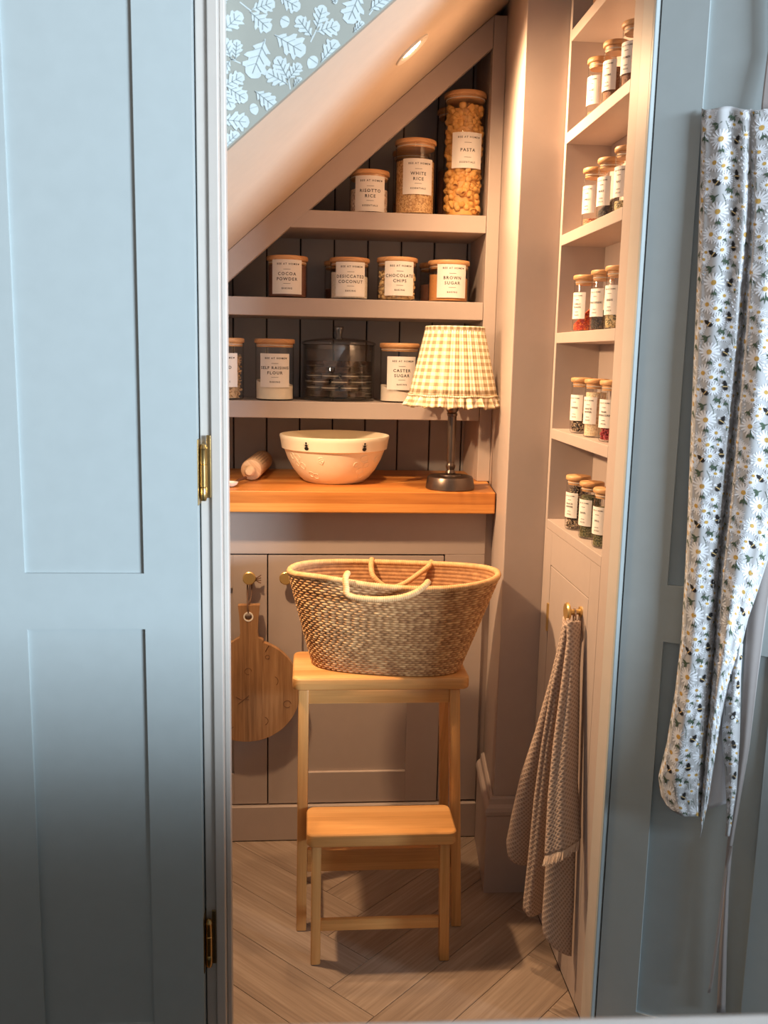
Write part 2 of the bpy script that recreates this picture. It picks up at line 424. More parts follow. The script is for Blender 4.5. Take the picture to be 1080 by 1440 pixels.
for a, c in stems:
    g = MB(); bm_poly(line2(wp(*a), wp(*c), 0.0018), WY - 0.0003, g); g.build('stem_print', M['leafprint'], wf, smooth=False)
for a, c in acorns:
    a, c = np.array(wp(*a)), np.array(wp(*c)); m = (a + c) / 2; d = (c - a) / 2; e = np.array([-d[1], d[0]]) * .82; g = MB()
    bm_poly([m + d * math.cos(k * PI / 8) * (1.15 if k == 0 else 1) + e * math.sin(k * PI / 8) for k in range(16)], WY - 0.0004, g)
    bm_poly(line2(m - d * .25 - e * .9, m - d * .25 + e * .9, 0.0008), WY - 0.0008, g, 1)
    g.build('acorn_print', PRN, wf, smooth=False)

# kitchen-side walls beside the doorway
o = MB().box(-1.6, -0.158, 1.446, 1.475, 0, 2.4).build('wall_kitchen_left', M['door'], smooth=False)
tag(o, 'plain painted wall behind the folded-back left door', 'wall', kind='structure')
o = MB().box(0.531, 1.7, 1.44, 1.475, 0, 2.4).build('wall_kitchen_right', M['door'], smooth=False)
tag(o, 'plain painted wall behind the half-open right door', 'wall', kind='structure')
# jambs
t1 = MB().box(-0.1660, -0.1492, 1.4255, 1.475, 0, 2.4).box(-0.149, -0.134, 1.420, 1.475, 0, 2.4).box(-0.1338, -0.126, 1.447, 1.475, 0, 2.4)
tag(t1.build('trim_1', M['jamb'], bevel=0.0015, smooth=False), 'pale painted door jamb with rebate between the left door and the shelves', 'door jamb', kind='structure')
t2 = MB().box(0.5005, 0.5083, 1.4305, 1.4754, 0, 2.4)  .box(0.5085, 0.530, 1.458, 1.4754, 0, 2.4).box(0.5035, 0.53, 1.4755, 1.488, 0, 2.4)
tag(t2.build('trim_2', M['jamb'], bevel=0.0015, smooth=False), 'pale pinkish door jamb between the spice rack and the right door', 'door jamb', kind='structure')
MB().box(0.5000, 0.5083, 1.4215, 1.4300, 0, 2.4).build('jamb_edge', M['door'], bpy.data.objects['trim_2'], bevel=0.0015, smooth=False, label='blue-grey painted front edge of the jamb')

# ---- doors
def xf(H, th):
    c, s = math.cos(th), math.sin(th)
    return lambda u, w, z: (H[0] + u * c - w * s, H[1] - u * s - w * c, z)      # w = out toward the kitchen
def door(name, H, th, sgn, cuts, zr, label):
    """cuts: u edges of stile / panel / stile; zr: z of mid rail"""
    T = xf(H, th); t = thing(name, (H[0], H[1], 0.004), label, 'door', kind='structure')
    def slab(nm, u0, u1, z0, z1, w0, w1, bev=0.0):
        u0, u1 = sorted((sgn * u0, sgn * u1))
        lo = [T(u0, w0, z0), T(u1, w0, z0), T(u1, w1, z0), T(u0, w1, z0)]; hi = [T(u0, w0, z1), T(u1, w0, z1), T(u1, w1, z1), T(u0, w1, z1)]
        return MB().hexa(lo, hi).build(nm, M['door'], t, bevel=bev, smooth=False)
    a, b, c, d = cuts; top = 2.3
    slab('stile', a, b, 0.006, top, 0, 0.034); slab('stile', c, d, 0.006, top, 0, 0.034)
    for z0, z1 in ((0.006, 0.095), zr, (top - 0.09, top)): slab('rail', b, c, z0, z1, 0, 0.034)
    slab('panel', b, c, 0.095, zr[0], 0.006, 0.0285, 0); slab('panel', b, c, zr[1], top - .09, 0.006, 0.0285, 0)
    return t, T
d1, T1 = door('door_1', (-0.168, 1.434), 0.0, -1, (0.0, 0.082, 0.259, 0.335), (0.776, 0.864), 'pale blue painted two-panel door folded back on the left with brass hinges')
for z0 in (0.975, 0.188):
    hb = MB()
    c = (-0.1605, 1.414)
    hb.lathe([(0, z0), (.0042, z0), (.0055, z0 + .004), (.0055, z0 + .02), (.0048, z0 + .021), (.0058, z0 + .022), (.0058, z0 + .055), (.0048, z0 + .056), (.0058, z0 + .057),
              (.0055, z0 + .078), (.0062, z0 + .08), (.004, z0 + .086), (0, z0 + .088)], (c[0], c[1], 0), 16)
    h = hb.build('hinge', M['hbrass'], d1, label='polished brass butt hinge')
    MB().box(-0.1685, -0.1665, 1.404, 1.4335, z0 - .006, z0 + .094).build('hinge_leaf', M['hbrass'], h, bevel=.0005, smooth=False)
    MB().box(-0.1555, -0.1492, 1.416, 1.4195, z0 + .004, z0 + .1).build('hinge_leaf', M['hbrass'], h, bevel=.0005, smooth=False)
TH = math.radians(30); HR = (0.5255, 1.449)
d2, T2 = door('door_2', HR, TH, 1, (0.0, 0.067, 0.232, 0.30), (0.757, 0.850), 'grey-blue painted panelled door standing half open on the right behind the apron')
DN = np.array([-math.sin(TH), -math.cos(TH), 0])
def on_door(px, py, w):
    C0 = np.array(T2(0, 0.034 + w, 0)); r = AX @ np.array([px - 540.0, py - 720.0, FPX])
    return CAM + r * (DN @ (C0 - CAM)) / (DN @ r)

# ---- kitchen island in the foreground
ki = thing('kitchen_island', (0.3, 0.0, 0.0), 'white kitchen island worktop edge along the bottom of the view', 'kitchen island')
def isl(x, y): a = -0.02; return (x * math.cos(a) - y * math.sin(a), x * math.sin(a) + y * math.cos(a))
y1 = 0.378
MB().prism([isl(-1.2, -.55), isl(1.9, -.55), isl(1.9, y1), isl(-1.2, y1)], lambda x, y, z: (x, y, z), 0.872, 0.90).build('worktop', M['quartz'], ki, bevel=.003, smooth=False)
MB().prism([isl(-1.15, -.5), isl(1.85, -.5), isl(1.85, y1 - .03), isl(-1.15, y1 - .03)], lambda x, y, z: (x, y, z), 0.0, 0.871).build('cabinet_body', M['door'], ki, bevel=.003, smooth=False)

# ------------------------------------------------------------------ recessed shelf unit
SY = 2.30; XR = 0.424
su = thing('shelf_unit', (0.1, SY, 0.889), 'taupe built-in three-shelf unit fitted under the sloping soffit', 'shelves')
for z0, z1, nm in ((1.496, 1.537, 0), (1.289, 1.332, 0), (1.042, 1.083, 0)):
    xl0 = -0.211 + (z0 - 1.425) / SLOPE; xl1 = -0.211 + (z1 - 1.425) / SLOPE
    if z1 > 1.15: poly = [(max(xl0, -.79) + .002, z0), (XR - .001, z0), (XR - .001, z1), (max(xl1, -.79) + .002, z1)]
    else: poly = [(-0.55, z0), (XR - .001, z0), (XR - .001, z1), (-0.55, z1)]
    MB().prism(poly, lambda x, z, d: (x, d, z), SY, 2.522).build('shelf', M['taupe'], su, bevel=.0015, smooth=False)
# right upright: face stile + lining
MB().box(XR, 0.4555, SY, SY + .022, 0.8895, slope_z(XR) - .001).build('stile', M['taupe'], su, bevel=.0015, smooth=False)
MB().box(XR, 0.440, SY + .0222, 2.522, 0.8895, slope_z(XR) - .001).build('side_panel', M['taupe'], su, smooth=False)
# sloped face rail
x0, x1 = -0.55, XR - .0005
MB().prism([(x0, slope_z(x0) - .072), (x1, slope_z(x1) - .072), (x1, slope_z(x1) - .001), (x0, slope_z(x0) - .001)], lambda x, z, d: (x, d, z), SY - .0004, SY + .022).build('sloped_rail', M['taupe'], su, bevel=.0015, smooth=False)

# ---- oak worktop
ow = MB().prism([(-0.79, 2.11), (0.434, 2.11), (0.452, 2.298), (0.4555, 2.522), (-0.79, 2.522)], lambda x, y, z: (x, y, z), 0.838, 0.8885)
tag(ow.build('oak_worktop', M['oak'], bevel=.003, smooth=False, uvf=lambda p, n: (p.x, p.y + p.z)), 'thick golden oak worktop under the bottom shelf', 'worktop')

# ---- base cabinet
CY = 2.165
bc = thing('base_cabinet', (0, 2.3, 0), 'taupe base cupboard with two shaker doors under the oak worktop', 'cupboard')
MB().box(-0.79, 0.425, CY + .022, 2.522, 0.0, 0.836).build('carcass', M['gap'], bc, smooth=False)
MB().box(-0.79, 0.425, CY, CY + .02, 0.729, 0.8365).box(0.3285, 0.425, CY, CY + .02, 0.095, 0.7288).build('face_frame', M['taupe'], bc, bevel=.001, smooth=False)
MB().box(-0.79, 0.425, CY - .012, CY + .02, 0.001, 0.090).build('plinth', M['taupe'], bc, bevel=.001, smooth=False)
MB().box(0.4255, 0.4435, CY + .012, CY + .03, 0.001, 0.8365).build('filler_strip', M['taupe'], bc, smooth=False)
for xa, xb, kx in ((-0.51, -0.0985, -0.139), (-0.0955, 0.3255, -0.053)):
    z0, z1, s = 0.0935, 0.7255, 0.081
    fr = MB().box(xa, xa + s, CY, CY + .02, z0, z1).box(xb - s, xb, CY, CY + .02, z0, z1).box(xa + s, xb - s, CY, CY + .02, z0, z0 + s).box(xa + s, xb - s, CY, CY + .02, z1 - s, z1)
    dr = fr.build('cupboard_door', M['taupe'], bc, bevel=.0008, seg=1, smooth=False)
    MB().box(xa + s - .003, xb - s + .003, CY + .008, CY + .018, z0 + s - .003, z1 - s + .003).build('door_panel', M['taupe'], dr, smooth=False)
    MB().lathe([(0, -.030), (.0135, -.030), (.0155, -.0285), (.0155, -.024), (.013, -.022), (.006, -.020), (.006, 0.0)], (kx, CY, 0.676), 24, 'y').build('knob', M['brass'], dr, label='round brass knob')

# ---- spice rack built into the right wall
X0, X1 = 0.505, 0.597; YN, YF = 1.532, 1.905
sr = thing('spice_rack', (0.55, 1.7, 0), 'tall taupe built-in spice rack with narrow shelves and a lower cupboard door', 'shelves')
MB().box(X0, 0.612, YF, 1.9185, 0.002, 2.02).build('end_panel', M['taupe'], sr, bevel=.001, smooth=False)
MB().box(X1, 0.612, 1.4905, YF - .0005, 0.002, 2.02).build('back_panel', M['taupe'], sr, smooth=False)
MB().box(X0, X1 - .0005, 1.4905, YN, 0.002, 2.02).build('stile', M['taupe'], sr, bevel=.001, smooth=False)
SH = [1.833, 1.642, 1.446, 1.252, 1.056]
for z in SH: MB().box(X0, X1 - .0005, YN + .0005, YF - .0005, z - .021, z).build('shelf', M['taupe'], sr, bevel=.001, smooth=False)
MB().box(X0, X1 - .0005, YN + .0005, YF - .0005, 0.845, 0.864).build('shelf', M['taupe'], sr, bevel=.001, smooth=False)
lw = MB().box(X0, X0 + .02, 1.8575, YF - .0005, 0.002, 0.8445).box(X0, X0 + .02, YN + .0005, 1.5885, 0.002, 0.8445).box(X0, X0 + .02, 1.589, 1.857, 0.775, 0.8445).box(X0, X0 + .02, 1.589, 1.857, 0.002, 0.09)
lw.build('face_frame', M['taupe'], sr, smooth=False)
MB().box(X0 + .021, X0 + .03, YN + .001, YF - .001, 0.003, 0.8445).build('cupboard_back', M['gap'], sr, smooth=False)
cd = MB().box(X0, X0 + .018, 1.5905, 1.8555, 0.093, 0.7725).build('cupboard_door', M['taupe'], sr, bevel=.0008, seg=1, smooth=False)
KY, KZ = 1.628, 0.738
MB().lathe([(0, -.030), (.0155, -.030), (.0175, -.0275), (.0175, -.0245), (.014, -.0225), (.005, -.021), (.005, -.004), (.010, -.0035), (.010, 0)], (X0, KY, KZ), 24, 'x').build('knob', M['brass'], cd, label='round brass knob')
MB().box(X0 - .0035, X0 + .001, 1.853, 1.8615, 0.632, 0.692).build('hinge', M['brass'], cd, bevel=.0008, smooth=False, label='small brass hinge')

# ---- recessed downlights
for i, (x, y, _, _) in enumerate(SPOTS):
    p = Vector((x, y, slope_z(x)))
    t = thing('downlight', p, ('lit round recessed downlight in the sloping soffit above the pasta jar' if i == 0 else
              'lit round recessed downlight low on the soffit, out of sight behind the left jamb'), 'light', 'recessed downlights')
    MB().lathe_dir([(.026, -.002), (.0265, .001), (.034, .004), (.039, .003), (.0405, 0), (.0405, -.002)], p, SN, 40).build('trim_ring', M['white'], t)
    MB().lathe_dir([(.0262, -.001), (.020, .0005), (0, .0012)], p, SN, 32).build('lens', emission('lamp_lens', (1.0, 0.80, 0.52, 1), 14), t)

# ------------------------------------------------------------------ jars
def label_on(parent, c, r, phi, zc, w, h, lines, seg=10):
    """curved card with printed lines; phi = direction from -Y toward +X"""
    def pos(u, z, rr): a = phi + u / r; return (c[0] + rr * math.sin(a), c[1] - rr * math.cos(a), zc + z)
    g = MB(); n = seg + 1
    for rr in (r + .0002, r + .0006):
        g.add([pos(-w / 2 + w * i / seg, z, rr) for z in (-h / 2, h / 2) for i in range(n)], [])
    fs = []
    for i in range(seg):
        fs += [(2 * n + i, 2 * n + i + 1, 3 * n + i + 1, 3 * n + i), (i + 1, i, n + i, n + i + 1), (i, i + 1, 2 * n + i + 1, 2 * n + i), (n + i + 1, n + i, 3 * n + i, 3 * n + i + 1)]
    fs += [(0, 2 * n, 3 * n, n), (seg, n + seg, 3 * n + seg, 2 * n + seg)]
    g.f += fs; g.mi += [0] * len(fs)
    lab = g.build('label', M['label'], parent, ang=30, label='white printed label')
    t = MB()
    for txt, size, z, sp in lines:
        if txt == '-':
            ww = size
            t.add([pos(-ww / 2 + ww * i / 4, z + dz, r + .0009) for dz in (-.0004, .0004) for i in range(5)], [(i, i + 1, 6 + i, 5 + i) for i in range(4)])
        elif txt == 'heart':
            pts = [(0, -.0022), (.0022, .0004), (.0018, .0018), (.0009, .002), (0, .001), (-.0009, .002), (-.0018, .0018), (-.0022, .0004)]
            t.add([pos(size + a, z + b, r + .0009) for a, b in pts], [(0, 1, 2, 3, 4), (0, 4, 5, 6, 7)])
        else:
            v, f = text_mesh(txt, size, sp); mx = np.abs(v[:, 0]).max(); k = min(1.0, (w * .46) / mx)
            t.add([pos(x * k, y * k + z, r + .0009) for x, y, _ in v], f)
    t.build('lettering', M['ink'], lab, smooth=False, label='dark grey lettering')
def std_lines(title, kind, h):
    L = [('BEE AT HOME', .0062, h * .36, 1.35), ('heart', .0285, h * .362, 0), ('-', .017, h * .21, 0)]
    if len(title) == 2: L += [(title[0], .0102, h * .075, 1.3), (title[1], .0102, -h * .075, 1.3)]
    else: L += [(title[0], .0102, 0, 1.3)]
    return L + [('-', .017, -h * .20, 0), (kind, .0056, -h * .34, 1.35)]

def scatter(c, r, z0, z1, n, mk, inner=0.55):
    """n small pieces packed against the glass; mk(i)->(verts, faces)"""
    g = MB()
    for i in range(n):
        a = rng.random() * 2 * PI; rr = r * math.sqrt(inner ** 2 + (1 - inner ** 2) * rng.random()); z = z0 + (z1 - z0) * rng.random()
        v, f = mk(i); q = np.array(Matrix.Rotation(rng.random() * 2 * PI, 3, Vector(rng.normal(size=3)).normalized()))
        g.add(v @ q.T + np.array([c[0] + rr * math.cos(a), c[1] + rr * math.sin(a), z]), f)
    return g
_sh = MB().lathe([(0.001, -.0075), (.006, -.006), (.0088, -.0005), (.0082, .005), (.0068, .0065), (.0072, .004), (.0072, 0), (.005, -.0045), (0.0005, -.006)], n=9)
SHELL = (np.concatenate(_sh.v) * np.array([1.0, .82, 1.05]), _sh.f)
_ch = MB().lathe([(0, -.003), (.0042, -.0028), (.0048, -.0008), (.003, .002), (0, .0045)], n=7); CHIP = (np.concatenate(_ch.v), _ch.f)
_fl = MB().lathe([(0, -.0008), (.004, -.0007), (.0046, 0), (.004, .0007), (0, .0008)], n=7); FLAKE = (np.concatenate(_fl.v) * np.array([1, .75, 1]), _fl.f)
_sd = MB().lathe([(0, -.0021), (.0018, -.001), (.0018, .001), (0, .0021)], n=6); SEED = (np.concatenate(_sd.v), _sd.f)

def fill_mesh(c, r, z0, z1, slope=(0, 0), n=28, dome=0.0):
    g = MB(); rs = [0, .4, .8, 1.0]
    vs = [(c[0], c[1], z0)]; fs = []
    for k, (rr, top) in enumerate([(1.0, 0)] + [(1.0, 1), (.85, 1), (.5, 1)]):
        for i in range(n):
            a = 2 * PI * i / n; x, y = rr * r * math.cos(a), rr * r * math.sin(a)
            z = z0 if not top else z1 + x * slope[0] + y * slope[1] + dome * (1 - rr * rr)
            vs.append((c[0] + x, c[1] + y, z))
    vs.append((c[0], c[1], z1 + dome))
    for i in range(n):
        j = (i + 1) % n; fs.append((0, 1 + j, 1 + i))
        for k in range(3): fs.append((1 + k * n + i, 1 + k * n + j, 1 + (k + 1) * n + j, 1 + (k + 1) * n + i))
        fs.append((1 + 3 * n + i, 1 + 3 * n + j, len(vs) - 1))
    return g.add(vs, fs)

def glass_jar(name, x, y, z, r, h, label, group, title=None, kind=None, lz=None, lh=.082, lw=.078, phi=0.0, fill=None, ftop=0.6, slope=(0, 0), pieces=None, lidm='lid', ringz=.011):
    t = thing(name, (x, y, z), label, 'jar', group); c = (x, y, 0); z = z + .0005
    gl = MB().lathe([(0, z), (r - .004, z), (r - .001, z + .0015), (r, z + .005), (r, z + h - ringz - .0005), (r - .0015, z + h - ringz)], c, 40)
    gl.build('glass', M['glass'], t, ang=50)
    MB().lathe([(r - .003, z + h - ringz - .009), (r - .0022, z + h - ringz), (r + .0012, z + h - ringz + .0003), (r + .0022, z + h - ringz + .0018), (r + .0022, z + h - .0025), (r + .0008, z + h - .0006), (r - .003, z + h), (0, z + h)],
               c, 40).build('lid', M[lidm], t, ang=40, uvf=lambda p, n: (p.x + .3 * p.z, p.y + p.z))
    MB().lathe([(0, z + h - ringz - .009), (r - .0035, z + h - ringz - .009), (r - .0030, z + h - ringz - .0095)], c, 40).build('lid_plug', M[lidm], t, uvf=U('x', 'y'))
    MB().lathe([(r - .0026, z + h - ringz - .006), (r - .0012, z + h - ringz - .005), (r - .0026, z + h - ringz - .004)], c, 32).build('seal', M['white'], t)
    hh = h - ringz - .012
    if fill: fill_mesh(c, r - .0026, z + .003, z + hh * ftop, slope).build('contents', M[fill], t, ang=50)
    if pieces:
        src, mat, n, top = pieces
        fill_mesh(c, r - .0125 if r > .03 else r - .006, z + .003, z + hh * top * .97).build('contents', M[mat], t)
        mar = {id(SHELL): .0095, id(CHIP): .006, id(FLAKE): .0055}.get(id(src), .004)
        scatter(c, r - mar, z + mar, z + hh * top, n, lambda i: src, .72).build('loose_pieces', M[mat], t, ang=60, kind='stuff')
    if title: label_on(t, c, r, phi, z + lz, lw, lh, std_lines(title, kind, lh))
    return t

G1, G2, G3 = 'glass jars on the top shelf', 'glass jars on the middle shelf', 'glass jars on the bottom shelf'
S1, S2, S3 = 1.5375, 1.3325, 1.0835
JY = 2.357
glass_jar('storage_jar', 0.141, JY, S1, .0475, .100, 'short glass jar labelled RISOTTO RICE, leftmost on the top shelf', G1, ('RISOTTO', 'RICE'), 'ESSENTIALS', .043, phi=-.0, fill='risotto', ftop=.72)
glass_jar('storage_jar', 0.253, JY, S1, .0485, .175, 'mid-height glass jar labelled WHITE RICE with golden grains, on the top shelf', G1, ('WHITE', 'RICE'), 'ESSENTIALS', .086, phi=.06, fill='rice', ftop=.82)
glass_jar('storage_jar', 0.3715, JY, S1, .0492, .288, 'tallest glass jar labelled PASTA, packed with pasta shells', G1, ('PASTA',), 'ESSENTIALS', .150, phi=.03, pieces=(SHELL, 'pasta', 560, .97))
glass_jar('storage_jar', 0.3675, 2.465, S1, .047, .277, 'tall glass jar half hidden behind the pasta jar', G1, fill='cocoa', ftop=.5)
glass_jar('storage_jar', 0.254, 2.465, S1, .046, .172, 'glass jar half hidden behind the white rice jar', G1, fill='bsugar', ftop=.3)
glass_jar('storage_jar', -0.057, JY, S2, .0485, .100, 'glass jar labelled COCOA POWDER full of brown powder, leftmost on the middle shelf', G2, ('COCOA', 'POWDER'), 'BAKING', .049, phi=0.0, fill='cocoa', ftop=1.0)
glass_jar('storage_jar', 0.096, JY, S2, .0475, .100, 'glass jar labelled DESICCATED COCONUT with white flakes', G2, ('DESICCATED', 'COCONUT'), 'BAKING', .047, phi=0.02, fill='coconut', ftop=.78, slope=(-.12, .0))
glass_jar('storage_jar', 0.214, JY, S2, .0485, .104, 'glass jar labelled CHOCOLATE CHIPS full of pale chips', G2, ('CHOCOLATE', 'CHIPS'), 'BAKING', .052, phi=0.06, pieces=(CHIP, 'chips', 420, .86))
glass_jar('storage_jar', 0.343, JY, S2, .050, .100, 'glass jar labelled BROWN SUGAR, rightmost on the middle shelf', G2, ('BROWN', 'SUGAR'), 'BAKING', .050, phi=0.06, fill='bsugar', ftop=.80, slope=(-.1, 0))
glass_jar('storage_jar', 0.082, 2.465, S2, .046, .102, 'glass jar peeping out behind the coconut jar', G2, fill='cocoa', ftop=.4)
glass_jar('storage_jar', 0.330, 2.465, S2, .046, .104, 'glass jar peeping out behind the brown sugar jar', G2, fill='cocoa', ftop=.6)
glass_jar('storage_jar', -0.213, JY, S3, .0485, .150, 'glass jar labelled ROLLED OATS, cut off by the left door jamb', G3, ('ROLLED', 'OATS'), 'ESSENTIALS', .072, phi=0.0, pieces=(FLAKE, 'oats', 420, .84))
glass_jar('storage_jar', -0.088, JY, S3, .0480, .150, 'glass jar labelled SELF RAISING FLOUR, about a quarter full of flour', G3, ('SELF RAISING', 'FLOUR'), 'BAKING', .073, phi=0.05, fill='flour', ftop=.33, slope=(-.14, 0.1))
glass_jar('storage_jar', 0.225, JY, S3, .0485, .146, 'glass jar labelled CASTER SUGAR, partly behind the lamp shade', G3, ('CASTER', 'SUGAR'), 'BAKING', .072, phi=0.05, fill='csugar', ftop=.26, slope=(-.2, 0.1))

# dome jar of biscuits
DX, DY, DZ, DR = 0.073, 2.403, S3, .0925
t = thing('biscuit_jar', (DX, DY, DZ), 'wide clear glass biscuit jar with knobbed lid, full of dark sandwich biscuits', 'jar')
z = DZ + .0005; c = (DX, DY, 0)
MB().lathe([(0, z), (DR - .006, z), (DR - .001, z + .003), (DR, z + .008), (DR, z + .138), (DR - .001, z + .139)], c, 56).build('glass', M['smoke'], t, ang=50)
MB().lathe([(0, z + .009), (DR - .008, z + .009), (DR - .0045, z + .014), (DR - .0045, z + .136), (DR - .001, z + .139)], c, 56).build('inner_glass', M['glass'], t, ang=50)
ld = MB().lathe([(DR - .006, z + .127), (DR - .006, z + .138), (DR + .002, z + .1395), (DR + .003, z + .142), (DR + .001, z + .146), (DR - .02, z + .152), (DR * .4, z + .157), (0, z + .158)], c, 56).build('lid', M['smoke'], t, ang=50)
MB().lathe([(.008, z + .1575), (.0085, z + .162), (.0125, z + .176), (.0135, z + .182), (.012, z + .1855), (0, z + .186)], c, 24).build('lid_knob', M['knobglass'], ld, ang=50)
ck = None
BL = 'round dark chocolate sandwich biscuit stacked inside the glass biscuit jar'
ckr = .0225; wm = None
for layer in range(6):
    zz = z + .0105 + layer * .0148
    ring = [(DR - .0285, k * 2 * PI / 8 + layer * .41, 8) for k in range(8)]
    for (rr, a, _) in ring:
        p = (DX + rr * math.cos(a), DY + rr * math.sin(a), zz)
        if ck is None:
            ck = thing('sandwich_biscuit', p, BL, 'biscuit', 'biscuits in the glass jar')
            pr1 = lambda z0, z1, r: [(0, z0), (r - .0008, z0), (r, z0 + .0008), (r, z1 - .0008), (r - .0008, z1), (0, z1)]
            kids = [MB().lathe(pr1(p[2], p[2] + .0058, ckr), (p[0], p[1], 0), 24).build('wafer', M['cookie'], ck),
                    MB().lathe(pr1(p[2] + .0058, p[2] + .0084, ckr - .0006), (p[0], p[1], 0), 24).build('filling', M['cream'], ck, label='pale vanilla filling'),
                    MB().lathe(pr1(p[2] + .0084, p[2] + .0142, ckr), (p[0], p[1], 0), 24).build('wafer', M['cookie'], ck)]
            dark = kids[1].data.copy(); dark.materials[0] = M['cookie']
        else:
            o = ck.copy(); COL.objects.link(o); o.location = p
            for q in kids:
                w = q.copy(); COL.objects.link(w); w.parent = o
                if q is kids[1] and layer in (0, 4, 5):
                    w.data = dark
                    if 'label' in w: del w['label']

# ------------------------------------------------------------------ spice jars
SPX, SPR, SPH = .534, .0212, .108
def spice(z, Y, label, words, fill=None, ftop=.5, slope=(0, 0), pieces=None, lh=.05, lz=.05, lw=.034, r=SPR, phi=-1.02):
    t = glass_jar('spice_jar', SPX, Y, z, r, SPH, label, 'spice jars in the wall rack', fill=fill, ftop=ftop, slope=slope, pieces=pieces, ringz=.009)
    L = [('BEE AT HOME', .0030, lh * .37, 1.2), ('-', .008, lh * .22, 0)]
    for i, w in enumerate(words): L.append((w, .0046, (len(words) - 1) * .003 - i * .006, 1.15))
    L += [('-', .008, -lh * .24, 0), ('SPICES', .0030, -lh * .36, 1.2)]
    label_on(t, (SPX, Y, 0), r, phi, z + lz, lw, lh, L, 6)
def gm(n, cols, s=520): M[n] = grains(n, [rgb(*c) for c in cols], s)
gm('pepper_mix', [(70, 58, 52), (150, 130, 110), (46, 40, 38), (190, 168, 140)], 430)
gm('green_herb', [(110, 108, 72), (84, 86, 56), (140, 132, 96), (66, 66, 46)], 520)
gm('chilli', [(200, 74, 28), (176, 48, 26), (222, 110, 40), (150, 40, 30)], 380)
gm('red_mix', [(196, 120, 92), (222, 160, 120), (170, 84, 66), (206, 140, 100)], 420)
gm('dark_seed', [(62, 52, 48), (90, 74, 62), (44, 38, 38)], 520)
gm('pale_seed', [(196, 172, 124), (160, 138, 96), (214, 194, 150), (96, 92, 70)], 430)
gm('sesame', [(236, 212, 176), (220, 194, 156), (244, 226, 196)], 520)
gm('pink_pepper', [(170, 44, 52), (200, 84, 86), (140, 30, 40)], 400)
gm('brown_spice', [(150, 104, 76), (132, 88, 62), (166, 120, 90)], 700)
spice(1.833, 1.80, 'spice jar on the highest visible shelf, only its base in view', ['CLOVES'], 'brown_spice', .8)
spice(1.642, 1.800, 'spice jar nearly empty with bamboo plug, farthest on the second spice shelf down', ['SAGE'], 'brown_spice', .15)
spice(1.642, 1.706, 'middle spice jar on the second spice shelf down', ['THYME'], 'brown_spice', .72)
spice(1.642, 1.606, 'spice jar nearest the door on the second spice shelf down', ['CUMIN'], 'brown_spice', .60)
spice(1.446, 1.790, 'spice jar with a reddish mix at the bottom, farthest on the third shelf down', ['CHILLI'], 'red_mix', .17)
spice(1.446, 1.700, 'middle spice jar with dark seeds on the third spice shelf down', ['MINT'], 'dark_seed', .38, slope=(.9, .0))
spice(1.446, 1.606, 'spice jar with a little dark seed, nearest the door on the third spice shelf down', ['BAY'], 'pale_seed', .22)
spice(1.252, 1.812, 'spice jar with orange-red chilli flakes', ['CHILLI', 'FLAKES'], 'chilli', .40, slope=(1.0, -.2), r=.0225)
spice(1.252, 1.702, 'middle spice jar with a dark powder beside the chilli flakes', ['FENUGREEK'], 'dark_seed', .42)
spice(1.252, 1.618, 'spice jar of striped pale and dark seeds, right of the chilli shelf', ['SEEDS'], 'pale_seed', .56)
spice(1.056, 1.796, 'spice jar half full of mixed black and white peppercorns', ['PEPPER'], pieces=(SEED, 'pepper_mix', 300, .45))
spice(1.056, 1.706, 'spice jar full of cream sesame-coloured grains', ['WHITE', 'PEPPER'], 'sesame', .95)
spice(1.056, 1.612, 'spice jar of pink peppercorns with a broad white label', ['PINK', 'PEPPERCORNS'], pieces=(SEED, 'pink_pepper', 300, .82), lw=.046)
spice(0.864, 1.790, 'spice jar full of coarse black and white pepper on the lowest spice shelf', ['BLACK', 'PEPPER'], pieces=(SEED, 'pepper_mix', 340, .98), r=.0225)
spice(0.864, 1.700, 'spice jar of green dried herbs on the lowest spice shelf', ['BASIL'], 'green_herb', .92)
spice(0.864, 1.614, 'spice jar of mixed green herbs nearest the door on the lowest spice shelf', ['DILL'], 'green_herb', .82, slope=(0, 0))

# ------------------------------------------------------------------ worktop objects
WZ = 0.8888
# mixing bowl
BX, BY = 0.062, 2.290
t = thing('mixing_bowl', (BX, BY, WZ), 'large cream ceramic mixing bowl with bee prints on the rim and embossed sides', 'bowl')
prof = [(0, 0), (.070, 0), (.074, .002), (.086, .012), (.102, .032), (.115, .056), (.124, .080), (.1265, .0815), (.1300, .083), (.1335, .104), (.1355, .112), (.1345, .1155), (.131, .116), (.128, .112), (.120, .085), (.106, .05), (.085, .02), (.06, .010), (0, .008)]
MB().lathe([(r, h + WZ) for r, h in prof], (BX, BY, 0), 72).build('body', M['ceramic'], t, ang=35)
M['burn'] = plain('burn_mark', rgb(112, 74, 48), .7)
def bowl_r(h):
    for (r0, h0), (r1, h1) in zip(prof[1:11], prof[2:12]):
        if h0 <= h <= h1: return r0 + (r1 - r0) * (h - h0) / (h1 - h0 + 1e-9)
    return .13
def bpos(a, h, e=0.0): r = bowl_r(h) + e; return (BX + r * math.sin(a), BY - r * math.cos(a), WZ + h)
